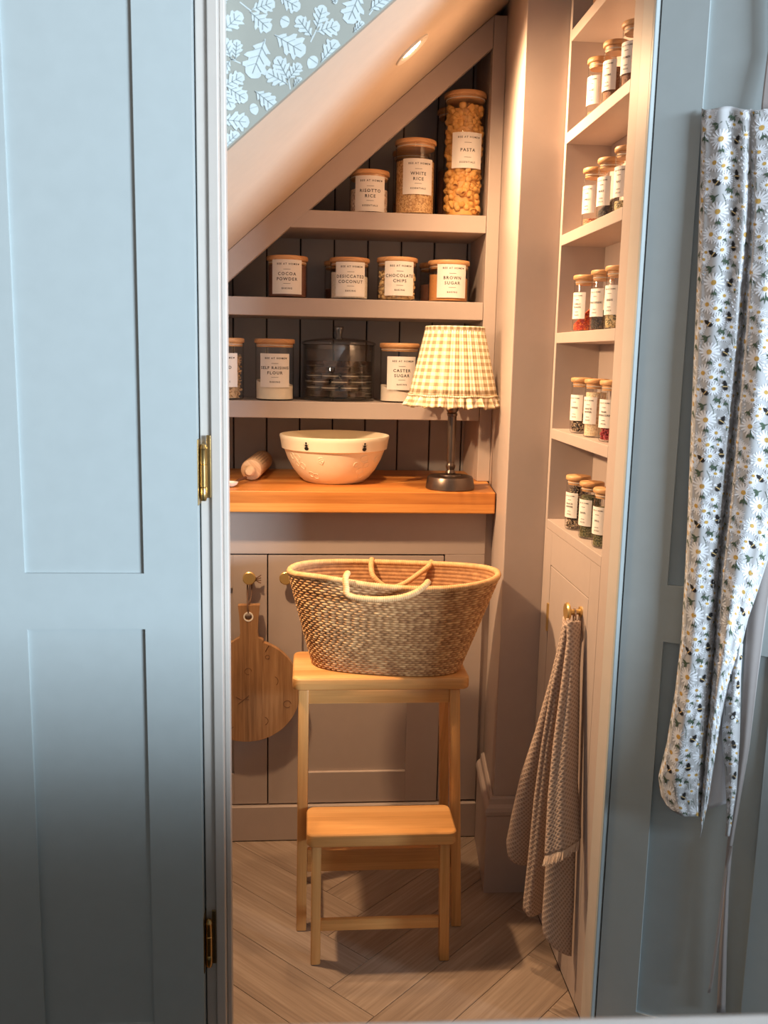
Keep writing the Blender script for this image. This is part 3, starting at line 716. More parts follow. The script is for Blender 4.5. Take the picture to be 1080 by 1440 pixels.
for a0 in (-.55, .54, 1.6, -1.6, 2.6, -2.6):
    g = MB()
    for dh, w, hh in ((.0060, .0028, .0024), (.0003, .0040, .0028), (-.0070, .0058, .0046)):
        pts = [bpos(a0 + w * math.cos(k * PI / 6) / .132, .0975 + dh + hh * math.sin(k * PI / 6), .0005) for k in range(12)]
        g.add(pts, [tuple(range(12))])
    for sx in (-1, 1):
        for q in range(3):
            p = bpos(a0 + sx * .003 / .132, .0985 - q * .003, .0006); p2 = bpos(a0 + sx * .0065 / .132, .1005 - q * .0045, .0006)
            g.tube([p, p2], .00035, 4)
    g.build('bee_print', M['black'], t, smooth=False, label='small black bee print', kind='stuff')
def ringpts(a0, h0, w, hh, n=10, sq=1.0, rot=0.0):
    out = []
    for k in range(n):
        x = math.cos(2 * PI * k / n); y = math.sin(2 * PI * k / n); m = max(abs(x), abs(y)) if sq > 1 else 1; x, y = x / m, y / m
        xr, yr = x * math.cos(rot) - y * math.sin(rot), x * math.sin(rot) + y * math.cos(rot)
        out.append(bpos(a0 + w * xr / .12, h0 + hh * yr, .0003))
    return out
em = MB()
for a0, h0, w, hh in ((-1.02, .068, .007, .007), (-.86, .066, .008, .007), (-.92, .05, .006, .006), (-.78, .046, .008, .007), (-.62, .026, .007, .006), (-.50, .022, .008, .006), (.62, .066, .011, .008), (.72, .05, .010, .007), (.60, .036, .010, .008), (.70, .024, .009, .007), (1.0, .062, .009, .007), (.45, .052, .007, .006)):
    em.tube(ringpts(a0, h0, w, hh, 12, 2.0 if int(a0 * 50) % 2 else 1.0, a0 * 3), .0007, 5, closed=True)
for k in range(5): em.tube(ringpts(-.30 + .03 * math.cos(k * 1.257), .062 + .005 * math.sin(k * 1.257), .0035, .0035, 8), .0012, 5, closed=True)
em.build('embossing', M['ceramic'], t, kind='stuff')

# rolling pin
pc0 = on_floor(353, 661, WZ + .0265); pc1 = on_floor(373, 644, WZ + .0265)
pd = Vector(pc1 - pc0); pl = min(pd.length, .22); pd.normalize(); pd.z = 0
t = thing('rolling_pin', (pc0[0], pc0[1], WZ), 'pale wooden rolling pin with stamped lettering lying beside the cream bowl', 'rolling pin')
MB().lathe_dir([(0, 0), (.018, 0), (.0245, .003), (.0262, .008), (.0262, pl - .008), (.0245, pl - .003), (.018, pl), (0, pl)], pc0, pd, 36).build('barrel', M['pinwood'], t, uvf=lambda p, n: (p.y, p.x + p.z))
for s, base in ((-1, pc0), (1, pc0 + np.array(pd) * pl)):
    MB().lathe_dir([(.0105, 0), (.012, .004), (.0135, .018), (.0125, .030), (.008, .036), (0, .037)], base, pd * s, 24).build('handle', M['pinwood'], t, uvf=lambda p, n: (p.y, p.x + p.z))
tx = MB()
sidev = pd.cross(Vector((0, 0, 1))).normalized()
for k in range(6):
    ang = math.radians(28 + k * 15)
    for q in range(9):
        L = .0035 + .004 * rng.random(); s0 = .030 + q * .014 + .004 * rng.random()
        if s0 + L > pl - .02: continue
        for (a, b) in ((0, 1), ):
            pts = []
            for ds, da in ((0, -.055), (L, -.055), (L, .055), (0, .055)):
                an = ang + da; rr = .0265
                pts.append(tuple(Vector(pc0) + pd * (s0 + ds) + sidev * (rr * math.cos(an)) + Vector((0, 0, rr * math.sin(an)))))
            tx.add(pts, [(0, 1, 2, 3)])
tx.build('stamped_lettering', M['darkwood'], t, smooth=False, label='brown stamped lettering on the barrel', kind='stuff')

# spoon
sp = on_floor(324, 681, WZ + .006)
t = thing('spoon', (sp[0], sp[1], WZ), 'small white scoop with dark brown handle at the left end of the worktop', 'spoon')
vs = []
MB().lathe([(0, WZ + .0003), (.008, WZ + .001), (.0155, WZ + .006), (.0185, WZ + .0115), (.0175, WZ + .0115), (.0145, WZ + .007), (.007, WZ + .003), (0, WZ + .0025)], (sp[0], sp[1], 0), 28).build('scoop_bowl', M['white'], t)
MB().tube([(sp[0] + .010, sp[1] + .0145, WZ + .0095), (sp[0] + .018, sp[1] + .035, WZ + .012), (sp[0] + .030, sp[1] + .075, WZ + .012)], [.0028, .0032, .0042], 8).build('handle', M['darkwood'], t)

# table lamp
LX, LY = 0.336, 2.176
t = thing('table_lamp', (LX, LY, WZ), 'dark bronze table lamp with a pleated gingham shade on the oak worktop', 'lamp')
z = WZ
MB().lathe([(0, z), (.0575, z), (.0585, z + .002), (.0575, z + .010), (.0545, z + .026), (.0525, z + .0295), (.049, z + .0305), (.026, z + .0315), (.0245, z + .034), (.014, z + .036), (0, z + .036)], (LX, LY, 0), 56).build('base', M['bronze'], t, ang=30)
MB().lathe([(.0105, z + .0355), (.012, z + .038), (.0095, z + .045), (.0112, z + .050), (.0122, z + .054), (.0100, z + .057), (.0088, z + .062), (.0088, z + .063), (.0098, z + .064), (.0105, z + .170), (.0105, z + .172), (.012, z + .1735), (.0125, z + .178), (.0105, z + .181), (.0135, z + .186), (.0145, z + .191), (.013, z + .196), (.016, z + .200), (.0165, z + .204), (.006, z + .206), (.006, z + .33), (0, z + .331)], (LX, LY, 0), 32).build('stem', M['bronze'], t, ang=30)
k = N('gingham'); uv = k.coord('UV'); sep = k.n('ShaderNodeSeparateXYZ'); k.l(uv, sep.inputs[0])
sx = k.math('GREATER_THAN', k.math('FRACT', sep.outputs[0]), .5); sy = k.math('GREATER_THAN', k.math('FRACT', sep.outputs[1]), .5)
sm = k.math('MULTIPLY', k.math('ADD', sx, sy), .5)
k.col(k.ramp(sm, [(0.0, rgb(246, 234, 216)), (0.5, rgb(218, 198, 166)), (1.0, rgb(170, 146, 112))]))
k.b.inputs['Roughness'].default_value = .85; k.bump(k.noise(uv, 60, 2), .15)
k.b.inputs['Transmission Weight'].default_value = 0.0; M['gingham'] = k.m
nU = 560; NP = 70
zt, zb = 1.268, 1.113; rt, rb = .0662, .1022
def shade_surf(zt, zb, rt, rb, amp, npl, m, e=0.0):
    P = np.zeros((m, nU, 3)); uvl = np.zeros((m, nU, 2))
    for i in range(m):
        s = i / (m - 1); zz = zt + (zb - zt) * s; r0 = rt + (rb - rt) * s + e
        for j in range(nU):
            a = 2 * PI * j / nU; ph = npl * a + .8 * math.sin(3 * a) + .5 * math.sin(7 * a)
            r = r0 + amp * (math.sin(ph) + .35 * math.sin(2 * ph + 1))
            P[i, j] = (LX + r * math.sin(a), LY - r * math.cos(a), zz)
    return P
def uv_shade(u_n, v_s):
    def f(p, n):
        a = math.atan2(p.x - LX, -(p.y - LY)); return (a / (2 * PI) * u_n + 50, p.z * v_s)
    return f
def sheet(P, name, mat, parent, uvf, solid=0.0, label=None, closed=True):
    o = MB().grid(P, closed_u=closed).build(name, mat, parent, ang=80, uvf=uvf, solid=solid, label=label); return o
sh = sheet(shade_surf(zt, zb, rt, rb, .0013, NP, 10), 'shade', M['gingham'], t, uv_shade(25, 64), .0008)
# top band and lower piping
MB().lathe([(rt + .0015, zt - .012), (rt + .0035, zt - .010), (rt + .0035, zt - .001), (rt + .0015, zt + .0005), (rt - .001, zt - .001), (rt - .001, zt - .010)], (LX, LY, 0), 72, closed=True).build('top_band', M['gingham'], sh, ang=50, uvf=uv_shade(30, 90))
pip = MB()
pip.tube([(LX + (rb + .002) * math.cos(a), LY + (rb + .002) * math.sin(a), zb - .002 + .0012 * math.sin(a * 9)) for a in [2 * PI * i / 120 for i in range(120)]], .0024, 6, closed=True)
pip.build('piping', M['gingham'], sh, uvf=uv_shade(120, 200))
P = np.zeros((9, nU, 3))
for i in range(9):
    s = i / 8
    for j in range(nU):
        a = 2 * PI * j / nU; ph = 26 * a + 1.3 * math.sin(5 * a) + .9 * math.sin(2 * a + 1)
        r = rb + .001 + s * .0065 + s ** .8 * .0078 * math.sin(ph) + s * .003 * math.sin(2.3 * ph)
        zz = zb - .002 - .026 * s + s * .0022 * math.cos(ph * .5) + s * .002 * math.sin(ph)
        P[i, j] = (LX + r * math.sin(a), LY - r * math.cos(a), zz)
sheet(P, 'ruffle', M['gingham'], sh, uv_shade(40, 80), .0008)
# shade carrier: ring and three arms on the stem
car = MB()
car.tube([(LX + rt * .98 * math.cos(a), LY + rt * .98 * math.sin(a), zt - .006) for a in [2 * PI * i / 40 for i in range(40)]], .0012, 6, closed=True)
for q in range(3): a = q * 2.094 + .4; car.tube([(LX, LY, z + .33), (LX + rt * .98 * math.cos(a), LY + rt * .98 * math.sin(a), zt - .006)], .0012, 6)
car.build('shade_carrier', M['bronze'], t)

# ------------------------------------------------------------------ step stool
st = thing('step_stool', (0.15, 1.79, 0), 'light bamboo two-tier step stool standing on the herringbone floor', 'stool')
def plate(nm, x0, x1, y0, y1, z0, z1, rad):
    pts = []
    for cx, cy, a0 in ((x1 - rad, y1 - rad, 0), (x0 + rad, y1 - rad, 90), (x0 + rad, y0 + rad, 180), (x1 - rad, y0 + rad, 270)):
        for q in range(7): a = math.radians(a0 + q * 15); pts.append((cx + rad * math.cos(a), cy + rad * math.sin(a)))
    MB().prism(pts, lambda x, y, z: (x, y, z), z0, z1).build(nm, M['bamboo'], st, bevel=.006, seg=3, ang=25, uvf=lambda p, n: (p.x, p.y + p.z))
plate('seat', -0.031, 0.3285, 1.772, 1.950, .5335, .5595, .018)
plate('tread', -0.0005, 0.2945, 1.661, 1.779, .2555, .2835, .016)
def leg(x0, x1, y0, y1, zt, dx=0.0, dy=0.0, nm='leg', zb=0.0005):
    lo = [(x0 + dx, y0 + dy, zb), (x1 + dx, y0 + dy, zb), (x1 + dx, y1 + dy, zb), (x0 + dx, y1 + dy, zb)]; hi = [(x0, y0, zt), (x1, y0, zt), (x1, y1, zt), (x0, y1, zt)]
    MB().hexa(lo, hi).build(nm, M['bamboo'], st, bevel=.003, seg=2, ang=25, uvf=Uside('z'))
leg(-.0185, .0025, 1.780, 1.806, .5333, -.002, 0.0); leg(.288, .3095, 1.780, 1.806, .5333, .021, 0.0)
leg(-.0165, .0035, 1.915, 1.937, .5333, -.002, .04); leg(.287, .307, 1.915, 1.937, .5333, .021, .04)
leg(.0095, .029, 1.668, 1.688, .2553, 0.0, 0.0); leg(.2615, .2815, 1.668, 1.688, .2553, .006, 0.0)
def rail(x0, x1, y0, y1, z0, z1): MB().box(x0, x1, y0, y1, z0, z1).build('rail', M['bamboo'], st, bevel=.002, seg=2, ang=25, uvf=(Uside('x') if x1 - x0 > y1 - y0 else Uside('y')))
rail(.0018, .289, 1.784, 1.801, .502, .5333); rail(.0028, .288, 1.918, 1.934, .502, .5333)
rail(-.0145, .0005, 1.8058, 1.9155, .500, .5333); rail(.2925, .3055, 1.8058, 1.9155, .500, .5333)
rail(.0018, .3015, 1.785, 1.801, .133, .182); rail(.0285, .265, 1.672, 1.684, .072, .095)
rail(-.012, -.0005, 1.8058, 1.945, .133, .178) ; rail(.308, .319, 1.8058, 1.945, .133, .178)
rail(.0125, .0255, 1.6876, 1.7855, .215, .2553); rail(.2665, .2795, 1.6876, 1.7855, .215, .2553)

# ------------------------------------------------------------------ seagrass basket
bk = thing('seagrass_basket', (0.165, 1.875, 0.5598), 'oval woven seagrass basket with two rope handles on top of the stool', 'basket')
k = N('seagrass'); an = k.n('ShaderNodeAttribute'); an.attribute_name = 'tone'
f = k.math('ADD', k.math('MULTIPLY', an.outputs['Fac'], .6), k.math('MULTIPLY', k.noise(k.coord(), 90, 4), .4))
k.col(k.ramp(f, [(.15, rgb(104, 70, 44)), (.4, rgb(172, 124, 82)), (.6, rgb(208, 162, 112)), (.8, rgb(234, 194, 142))]))
k.b.inputs['Roughness'].default_value = .75; k.bump(k.noise(k.mapping(k.coord(), (120, 120, 500)), 1.0, 3), .25); M['seagrass'] = k.m
BZ0, BZ1 = 0.5605, 0.742; ROT = math.radians(-11)
def basket_pt(th, s, e=0.0):
    """th around, s 0 base..1 rim"""
    a = .155 + (.219 - .155) * s; b = .086 + (.122 - .086) * (s ** .8); n = 2.9 - .6 * s
    c_, s_ = math.cos(th), math.sin(th)
    x = (a + e) * math.copysign(abs(c_) ** (2 / n), c_); y = (b + e) * math.copysign(abs(s_) ** (2 / n), s_)
    cx, cy = .166 + .011 * s, 1.876 + .008 * s
    z = BZ0 + (BZ1 - BZ0) * s + s * (.008 * c_ ** 2) + s * s * .013 * math.exp(-((th - 4.15) / .55) ** 2) + .004 * s * math.cos(th)
    return (cx + x * math.cos(ROT) - y * math.sin(ROT), cy + x * math.sin(ROT) + y * math.cos(ROT), z)
ROWS, COLS = 38, 64
nv, nu = ROWS * 6, COLS * 6
P = np.zeros((nv, nu, 3)); tone = np.zeros((nv, nu)); rt_ = rng.random((ROWS + 1, COLS + 1))
# equal arc-length spacing round the oval
ths = np.linspace(0, 2 * PI, 2001); pp = np.array([basket_pt(a, .6) for a in ths]); cl = np.concatenate([[0], np.cumsum(np.hypot(*(pp[1:, :2] - pp[:-1, :2]).T))])
tu = np.interp(np.arange(nu) / nu * cl[-1], cl, ths)
jit = rng.normal(0, .12, ROWS + 1)
for i in range(nv):
    s = i / (nv - 1); ri = s * ROWS; row = int(min(ri, ROWS - 1)); fr = ri - row
    prof_r = abs(math.sin(PI * fr)) ** .6
    for j in range(nu):
        cj = j / nu * COLS + (.5 if row % 2 else 0) + jit[row]; cw = cj % 1.0
        lift = math.sin(PI * cw)
        e = .0036 * prof_r * (.25 + .75 * lift) + .0006 * rt_[row, int(cj) % COLS]
        P[i, j] = basket_pt(tu[j], s, e)
        tone[i, j] = .02 + .40 * rt_[row, int(cj) % COLS] + .55 * prof_r * (.25 + .75 * lift)  # random per strand, plus groove shade put into the colour between strands
MB().grid(P, closed_u=True).build('woven_side', M['seagrass'], bk, ang=180, kind='stuff', attr={'tone': tone.reshape(-1)})
# inner face
Q = np.array([[basket_pt(a, s, -.004 - .0012 * abs(math.sin(PI * s * 22))) for a in tu[::4]] for s in np.linspace(.02, 1, 88)])
MB().grid(Q, closed_u=True).build('woven_lining', M['seagrass'], bk, ang=180, attr={'tone': (np.ones(Q.shape[:2]) * .12 + .3 * np.abs(np.sin(np.linspace(0, PI * 22, 88)))[:, None]).reshape(-1)})  # low tone, lowest in the furrows: the inside's shade put into the colour
g = MB(); ring = [basket_pt(a, 0.0, -.002) for a in tu[::6]]; g.add([(x, y, z + .0002) for x, y, z in ring] + [(x, y, z + .004) for x, y, z in ring], [])
m = len(ring); g.f += [tuple(range(m))[::-1], tuple(range(m, 2 * m))] + [(i, (i + 1) % m, m + (i + 1) % m, m + i) for i in range(m)]; g.mi += [0] * (m + 2)
g.build('basket_base', M['seagrass'], bk, attr={'tone': np.full(2 * m, .3)})
def rope(pts, r, name, pitch=.0042, closed=False, tonev=.62):
    """coil-wrapped rope: fine helical ridges"""
    pts = [Vector(p) for p in pts]; L = [0]
    cyc = pts + [pts[0]] if closed else pts
    for a, b in zip(cyc[:-1], cyc[1:]): L.append(L[-1] + (b - a).length)
    n = int(L[-1] / (pitch / 4)); arr = np.array([tuple(p) for p in cyc]); out = []
    for q in range(n + (0 if closed else 1)):
        d = q / n * L[-1]; out.append(tuple(np.interp(d, L, arr[:, i]) for i in range(3)))
    tw = lambda i, k, m: 1.0 + .10 * abs(math.sin(PI * (i / 4 + k / m)))
    g = MB().tube(out, r, 8, closed=closed, twist=tw)
    tn = [tonev + .25 * (tw(i, k, 8) - 1.05) / .05 * .5 + .12 * rng.random() for i in range(len(out)) for k in range(8)]  # tone drops between the coils, groove shade painted in
    return g.build(name, M['seagrass'], bk, ang=180, attr={'tone': tn})
rope([tuple(np.array(basket_pt(a, 1.0, -.001)) + np.array([0, 0, .003])) for a in tu[::5]], .0062, 'rim', closed=True)
def smooth(pts, n=30):
    pts = np.array(pts, float); t = np.arange(len(pts)); out = []
    pad = np.vstack([2 * pts[0] - pts[1], pts, 2 * pts[-1] - pts[-2]])
    for q in range(n + 1):
        x = q / n * (len(pts) - 1); i = min(int(x), len(pts) - 2); f = x - i; p0, p1, p2, p3 = pad[i:i + 4]
        out.append(.5 * (2 * p1 + (p2 - p0) * f + (2 * p0 - 5 * p1 + 4 * p2 - p3) * f * f + (3 * p1 - p0 - 3 * p2 + p3) * f ** 3))
    return out
rope(smooth([at(489, 806, 1.778), at(486, 812, 1.755), at(487, 826, 1.742), at(491, 838, 1.735), at(525, 843, 1.722), at(560, 841, 1.720), at(583, 834, 1.722), at(597, 824, 1.728), at(602, 818, 1.745)], 60), .0058, 'handle', tonev=.7)
rope(smooth([at(523, 786, 2.012), at(522, 797, 1.992), at(526, 812, 1.972), at(545, 826, 1.962), at(566, 822, 1.955), at(586, 809, 1.965), at(602, 797, 1.975), at(607, 790, 1.990)], 60), .0058, 'handle')

# ------------------------------------------------------------------ chopping board
BYc = 2.138; cbx, cbz, cr = -.145, .400, .127
cb = thing('chopping_board', (cbx, BYc, .275), 'round wooden chopping board with a handle hanging from the cupboard knob', 'chopping board')
def board_piece(xa, xb, nm):
    top, bot = [], []
    for i in range(25):
        x = xa + (xb - xa) * i / 24; d = x - cbx
        if abs(d) > cr: continue
        h = math.sqrt(max(0, cr * cr - d * d)); bot.append((x, cbz - h)); top.append((x, cbz + h))
    if nm == 'middle':
        hc = -.1395
        top = [(xa, cbz + math.sqrt(cr ** 2 - (xa - cbx) ** 2)), (hc - .034, .5265), (hc - .0225, .533), (hc - .0205, .545), (hc - .0225, .585), (hc - .0255, .612), (hc + .0255, .613), (hc + .0225, .585), (hc + .0205, .545), (hc + .0225, .533), (hc + .034, .5265), (xb, cbz + math.sqrt(cr ** 2 - (xb - cbx) ** 2))]
    return bot + top[::-1]
def bprism(poly, hole=None):
    if hole is None: return MB().prism(poly, lambda x, z, d: (x, d, z), BYc - .009, BYc + .009)
    # bridge the hole into the outline
    n = len(poly); hx, hz, hr = hole; k0 = min(range(n), key=lambda i: (poly[i][0] - hx) ** 2 + (poly[i][1] - (hz + .05)) ** 2)
    a0 = math.atan2(poly[k0][1] - hz, poly[k0][0] - hx)
    ring = [(hx + hr * math.cos(a0 - q * PI / 8), hz + hr * math.sin(a0 - q * PI / 8)) for q in range(17)]
    return MB().prism(poly[:k0 + 1] + ring + [poly[k0]] + poly[k0 + 1:], lambda x, z, d: (x, d, z), BYc - .009, BYc + .009)
xa, xb = -.1775, -.1085
MB().prism(board_piece(cbx - cr, xa - .0002, 'side'), lambda x, z, d: (x, d, z), BYc - .009, BYc + .009).build('stave', M['acacia'], cb, smooth=False, uvf=U('z', 'x'))
bprism(board_piece(xa, xb, 'middle'), (-.1405, .585, .0085)).build('stave', M['acacia'], cb, smooth=False, uvf=U('z', 'x'), label='middle stave running up into the handle')
MB().prism(board_piece(xb + .0002, cbx + cr, 'side'), lambda x, z, d: (x, d, z), BYc - .009, BYc + .009).build('stave', M['acacia'], cb, smooth=False, uvf=U('z', 'x'))
MB().lathe([(.0085, -.0002), (.0115, -.0004), (.0118, .0004), (.0085, .0006)], (-.1405, BYc - .0094, .585), 24, 'y').build('eyelet', M['white'], cb, label='pale metal eyelet')
kx, kz = -.139, .676
cy = CY - .012
MB().tube(smooth([(-.1405, BYc - .011, .5945), (-.1425, BYc - .011, .612), (-.1435, BYc + .002, .632), (-.1435, cy, .665), (-.139, cy, .6835), (-.1335, cy, .675), (-.1345, BYc + .002, .632), (-.1385, BYc - .004, .616), (-.1400, BYc + .0125, .590)], 50), .0017, 7).build('cord', M['cord'], cb, label='brown hanging cord')
kn = MB().tube(smooth([(-.1335, cy, .671), (-.128, cy - .004, .667), (-.124, cy - .006, .673), (-.129, cy - .008, .677), (-.131, cy - .004, .669)], 20), .0026, 7)
for q in range(4): kn.tube(smooth([(-.126, cy - .005, .671), (-.118, cy - .006, .671 + .004 * (q - 1.5)), (-.1115, cy - .006, .672 + .0065 * (q - 1.5))], 8), .0014, 6)
kn.build('cord_knot', M['cord'], cb, label='knotted cord ends')
mk = MB()
for px, py, w, a0, a1 in ((384, 958, .012, -.9, 1.2), (371, 1014, .010, -1.2, 1.3), (404, 990, .009, 0, 5.5), (349, 944, .008, 0, 5.0), (376, 924, .005, 0, 6), (323, 1018, .012, 2.6, 5.6)):
    p = at(px, py, BYc - .0093); mk.tube([(p[0] + w * math.cos(a0 + (a1 - a0) * q / 10), BYc - .0091, p[2] + w * math.sin(a0 + (a1 - a0) * q / 10)) for q in range(11)], .0007, 5)
for (xa_, ya_), (xb_, yb_) in (((335, 990), (350, 978)), ((340, 984), (332, 980)), ((345, 982), (350, 984)), ((373, 916), (378, 908))):
    mk.tube([tuple(at(xa_, ya_, BYc - .0093)), tuple(at(xb_, yb_, BYc - .0093))], .0009, 5)
mk.build('burnt_marks', M['burn'], cb, label='faint burnt marks', kind='stuff')

# ------------------------------------------------------------------ hand towel
tw = thing('hand_towel', (0.48, KY, KZ), 'beige waffle-weave hand towel with a frayed end hanging from the spice cupboard knob', 'towel')
k = N('waffle'); uv = k.coord('UV'); s2 = k.n('ShaderNodeSeparateXYZ'); k.l(uv, s2.inputs[0])
ua = k.math('ADD', k.math('MULTIPLY', s2.outputs[0], .78), k.math('MULTIPLY', s2.outputs[1], .55)); va = k.math('SUBTRACT', k.math('MULTIPLY', s2.outputs[1], .78), k.math('MULTIPLY', s2.outputs[0], .55))
wx = k.math('ABSOLUTE', k.math('SINE', k.math('MULTIPLY', ua, PI / .0062))); wy = k.math('ABSOLUTE', k.math('SINE', k.math('MULTIPLY', va, PI / .0062)))
hgt = k.math('SUBTRACT', 1.0, k.math('MULTIPLY', wx, wy))
k.col(k.ramp(k.math('ADD', k.math('MULTIPLY', hgt, .8), k.math('MULTIPLY', k.noise(uv, 300, 2), .2)), [(.1, rgb(152, 130, 117)), (.75, rgb(196, 173, 158))]))
k.b.inputs['Roughness'].default_value = .95; k.bump(hgt, .6, .0014); M['waffle'] = k.m
def resample(pts, n):
    pts = np.array(pts, float); L = np.concatenate([[0], np.cumsum(np.hypot(*(pts[1:] - pts[:-1]).T))]); d = np.linspace(0, L[-1], n)
    return np.stack([np.interp(d, L, pts[:, 0]), np.interp(d, L, pts[:, 1])], 1)
def strip(name, left, right, Y0, Y1, bulge, parent, n=70, m=19, ripple=0.0, xmax=.499, mat='waffle', solid=.005):
    l, r = resample(left, n), resample(right, n); P = np.zeros((n, m, 3)); uvs = np.zeros((n, m, 2)); v = 0
    bd = np.array([-.62, -.78, 0])
    for i in range(n):
        t = i / (n - 1); Y = Y0 + (Y1 - Y0) * t
        for j in range(m):
            s = j / (m - 1); px, py = l[i] * (1 - s) + r[i] * s
            p = at(px, py, Y); p = p + bd * ((bulge * (.5 + .5 * t)) * (math.sin(PI * s) ** .7 - .35) + ripple * math.sin(2 * PI * s * 1.5 + 1.5 * t) * min(1, t * 3))
            p[0] = min(p[0], xmax); P[i, j] = p
    w = np.concatenate([np.zeros((n, 1)), np.cumsum(np.linalg.norm(P[:, 1:] - P[:, :-1], axis=2), 1)], 1); w -= w[:, m // 2:m // 2 + 1]
    h = np.concatenate([[0], np.cumsum(np.linalg.norm(P[1:, m // 2] - P[:-1, m // 2], axis=1))])
    g = MB().grid(P); o = g.build(name, M[mat], parent, ang=180, solid=solid)
    lay = o.data.uv_layers.new(name='UVMap')
    for lp in o.data.loops:
        i, j = divmod(lp.vertex_index, m); lay.data[lp.index].uv = (w[i, j], h[i])
    return P
A_l = [(792, 876), (786, 905), (775, 950), (752, 1030), (732, 1090), (718, 1150), (711, 1185), (713, 1199)]; A_r = [(806, 876), (800, 920), (786, 990), (770, 1060), (760, 1130), (752, 1190), (745, 1217)]
B_l = [(794, 874), (788, 910), (777, 960), (762, 1050), (752, 1120), (744, 1200), (737, 1262), (736, 1276)]; B_r = [(808, 874), (802, 920), (789, 980), (780, 1050), (774, 1130), (768, 1200), (758, 1286)]
C_l = [(797, 870), (798, 900), (789, 970), (778, 1050), (771, 1120), (766, 1203)]; C_r = [(814, 874), (813, 910), (811, 1000), (808, 1100), (811, 1160), (814, 1182)]
D_l = [(800, 880), (790, 1000), (774, 1160), (767, 1220), (762, 1290), (763, 1312)]; D_r = [(813, 880), (812, 1000), (811, 1150), (808, 1270), (802, 1346)]
strip('back_fold', A_l, A_r, 1.640, 1.72, .026, tw)
strip('middle_fold', B_l, B_r, 1.628, 1.655, .026, tw, ripple=.003)
strip('under_fold', D_l, D_r, 1.602, 1.548, .016, tw)
PC = strip('front_fold', C_l, C_r, 1.600, 1.528, .024, tw, ripple=.004)
fg = MB()
for j in range(0, 18):
    for q in range(4):
        s = (j + q / 4); j0 = int(s); f = s - j0; p = PC[-1, j0] * (1 - f) + PC[-1, min(j0 + 1, 18)] * f
        e = p + np.array([-.006 + rng.normal(0, .0015), rng.normal(0, .0015) - .009, -.014 - .004 * rng.random()])
        fg.tube([tuple(p + np.array([0, 0, .002])), tuple((p + e) / 2 + rng.normal(0, .0005, 3)), tuple(e)], [.0009, .0009, .0005], 4)
M['fringe'] = plain('fringe_yarn', rgb(214, 192, 174), .9, vary=.12, scale=300)
fg.build('fringe', M['fringe'], tw, kind='stuff', label='frayed fringe')
# gathered collar and hanging loop on the knob
MB().tube(smooth([(X0 - .008, KY - .010, KZ - .016), (X0 - .016, KY - .016, KZ - .022), (X0 - .026, KY - .008, KZ - .024), (X0 - .027, KY + .010, KZ - .018), (X0 - .016, KY + .016, KZ - .006), (X0 - .008, KY + .009, KZ - .006)], 30), .0055, 8, closed=False).build('gathered_top', M['waffle'], tw, uvf=U('x', 'z'))
MB().tube(smooth([(X0 - .012, KY - .006, KZ - .020), (X0 - .0125, KY - .0075, KZ - .002), (X0 - .0125, KY, KZ + .0068), (X0 - .0125, KY + .0075, KZ - .002), (X0 - .012, KY + .006, KZ - .020)], 24), .0016, 6).build('hanging_loop', M['waffle'], tw, uvf=U('x', 'z'))

# ------------------------------------------------------------------ apron on the right door
ap = thing('apron', tuple(on_door(1030, 650, .01)), 'white apron printed with daisies and bumblebees hanging on the right door', 'apron')
M['cloth'] = plain('apron_cloth', rgb(182, 184, 188), .85, vary=.03, scale=120)
M['lining'] = plain('apron_lining', rgb(222, 224, 232), .85, vary=.02)
M['ribbon'] = plain('grey_ribbon', rgb(166, 160, 160), .8, vary=.03)
M['petal'] = plain('daisy_petal', rgb(226, 230, 238), .85, vary=.03)
M['centre'] = plain('daisy_centre', rgb(196, 158, 84), .85, vary=.15, scale=400)
M['foliage'] = plain('print_green', rgb(72, 90, 74), .85, vary=.15, scale=200)
M['bee'] = plain('print_black', rgb(28, 26, 28), .85)
M['beeband'] = plain('print_band', rgb(206, 176, 124), .85)
def yedge(pts): a = np.array(pts, float); return lambda y: np.interp(y, a[:, 1], a[:, 0])
def cloth_sheet(name, xl, cols, y0, y1, mat, parent, n=150, solid=.0012, ybot=None, ytop=None, label=None):
    """cols: list of (s, x-edge function, height above the door); smooth in between"""
    m = 8 * (len(cols) - 1) + 1; P = np.zeros((n, m, 3))
    for i in range(n):
        t = i / (n - 1)
        for j in range(m):
            q = j / 8; a = min(int(q), len(cols) - 2); f = q - a
            sf = f * f * (3 - 2 * f)
            def X(y): return cols[a][0](y) * (1 - f) + cols[a + 1][0](y) * f
            yb = y1 if ybot is None else ybot(j / (m - 1)); yt = y0 if ytop is None else ytop(j / (m - 1))
            y = yt + (yb - yt) * t
            w = cols[a][1](y) * (1 - sf) + cols[a + 1][1](y) * sf
            P[i, j] = on_door(X(y), y, w)
    MB().grid(P).build(name, M[mat], parent, ang=180, solid=solid, label=label)
    return P
XL = yedge([(987, 150), (985, 250), (981, 380), (976, 500), (966, 760), (959, 890), (950, 970), (938, 1045), (926, 1092), (930, 1120), (938, 1140), (948, 1150)])
XV = yedge([(1056, 150), (1056, 300), (1043, 470), (1026, 650), (1011, 800), (1003, 930), (993, 1050), (985, 1150)])
XR_ = yedge([(1112, 150), (1108, 500), (1100, 700), (1082, 780), (1066, 830), (1052, 870), (1040, 920), (1026, 960), (1014, 1010), (1003, 1080), (995, 1130), (984, 1178)])
mid = lambda A, B, f: (lambda y: A(y) * (1 - f) + B(y) * f)
H = lambda *p: (lambda y, a=np.array(p, float): np.interp(y, a[:, 0], a[:, 1]))
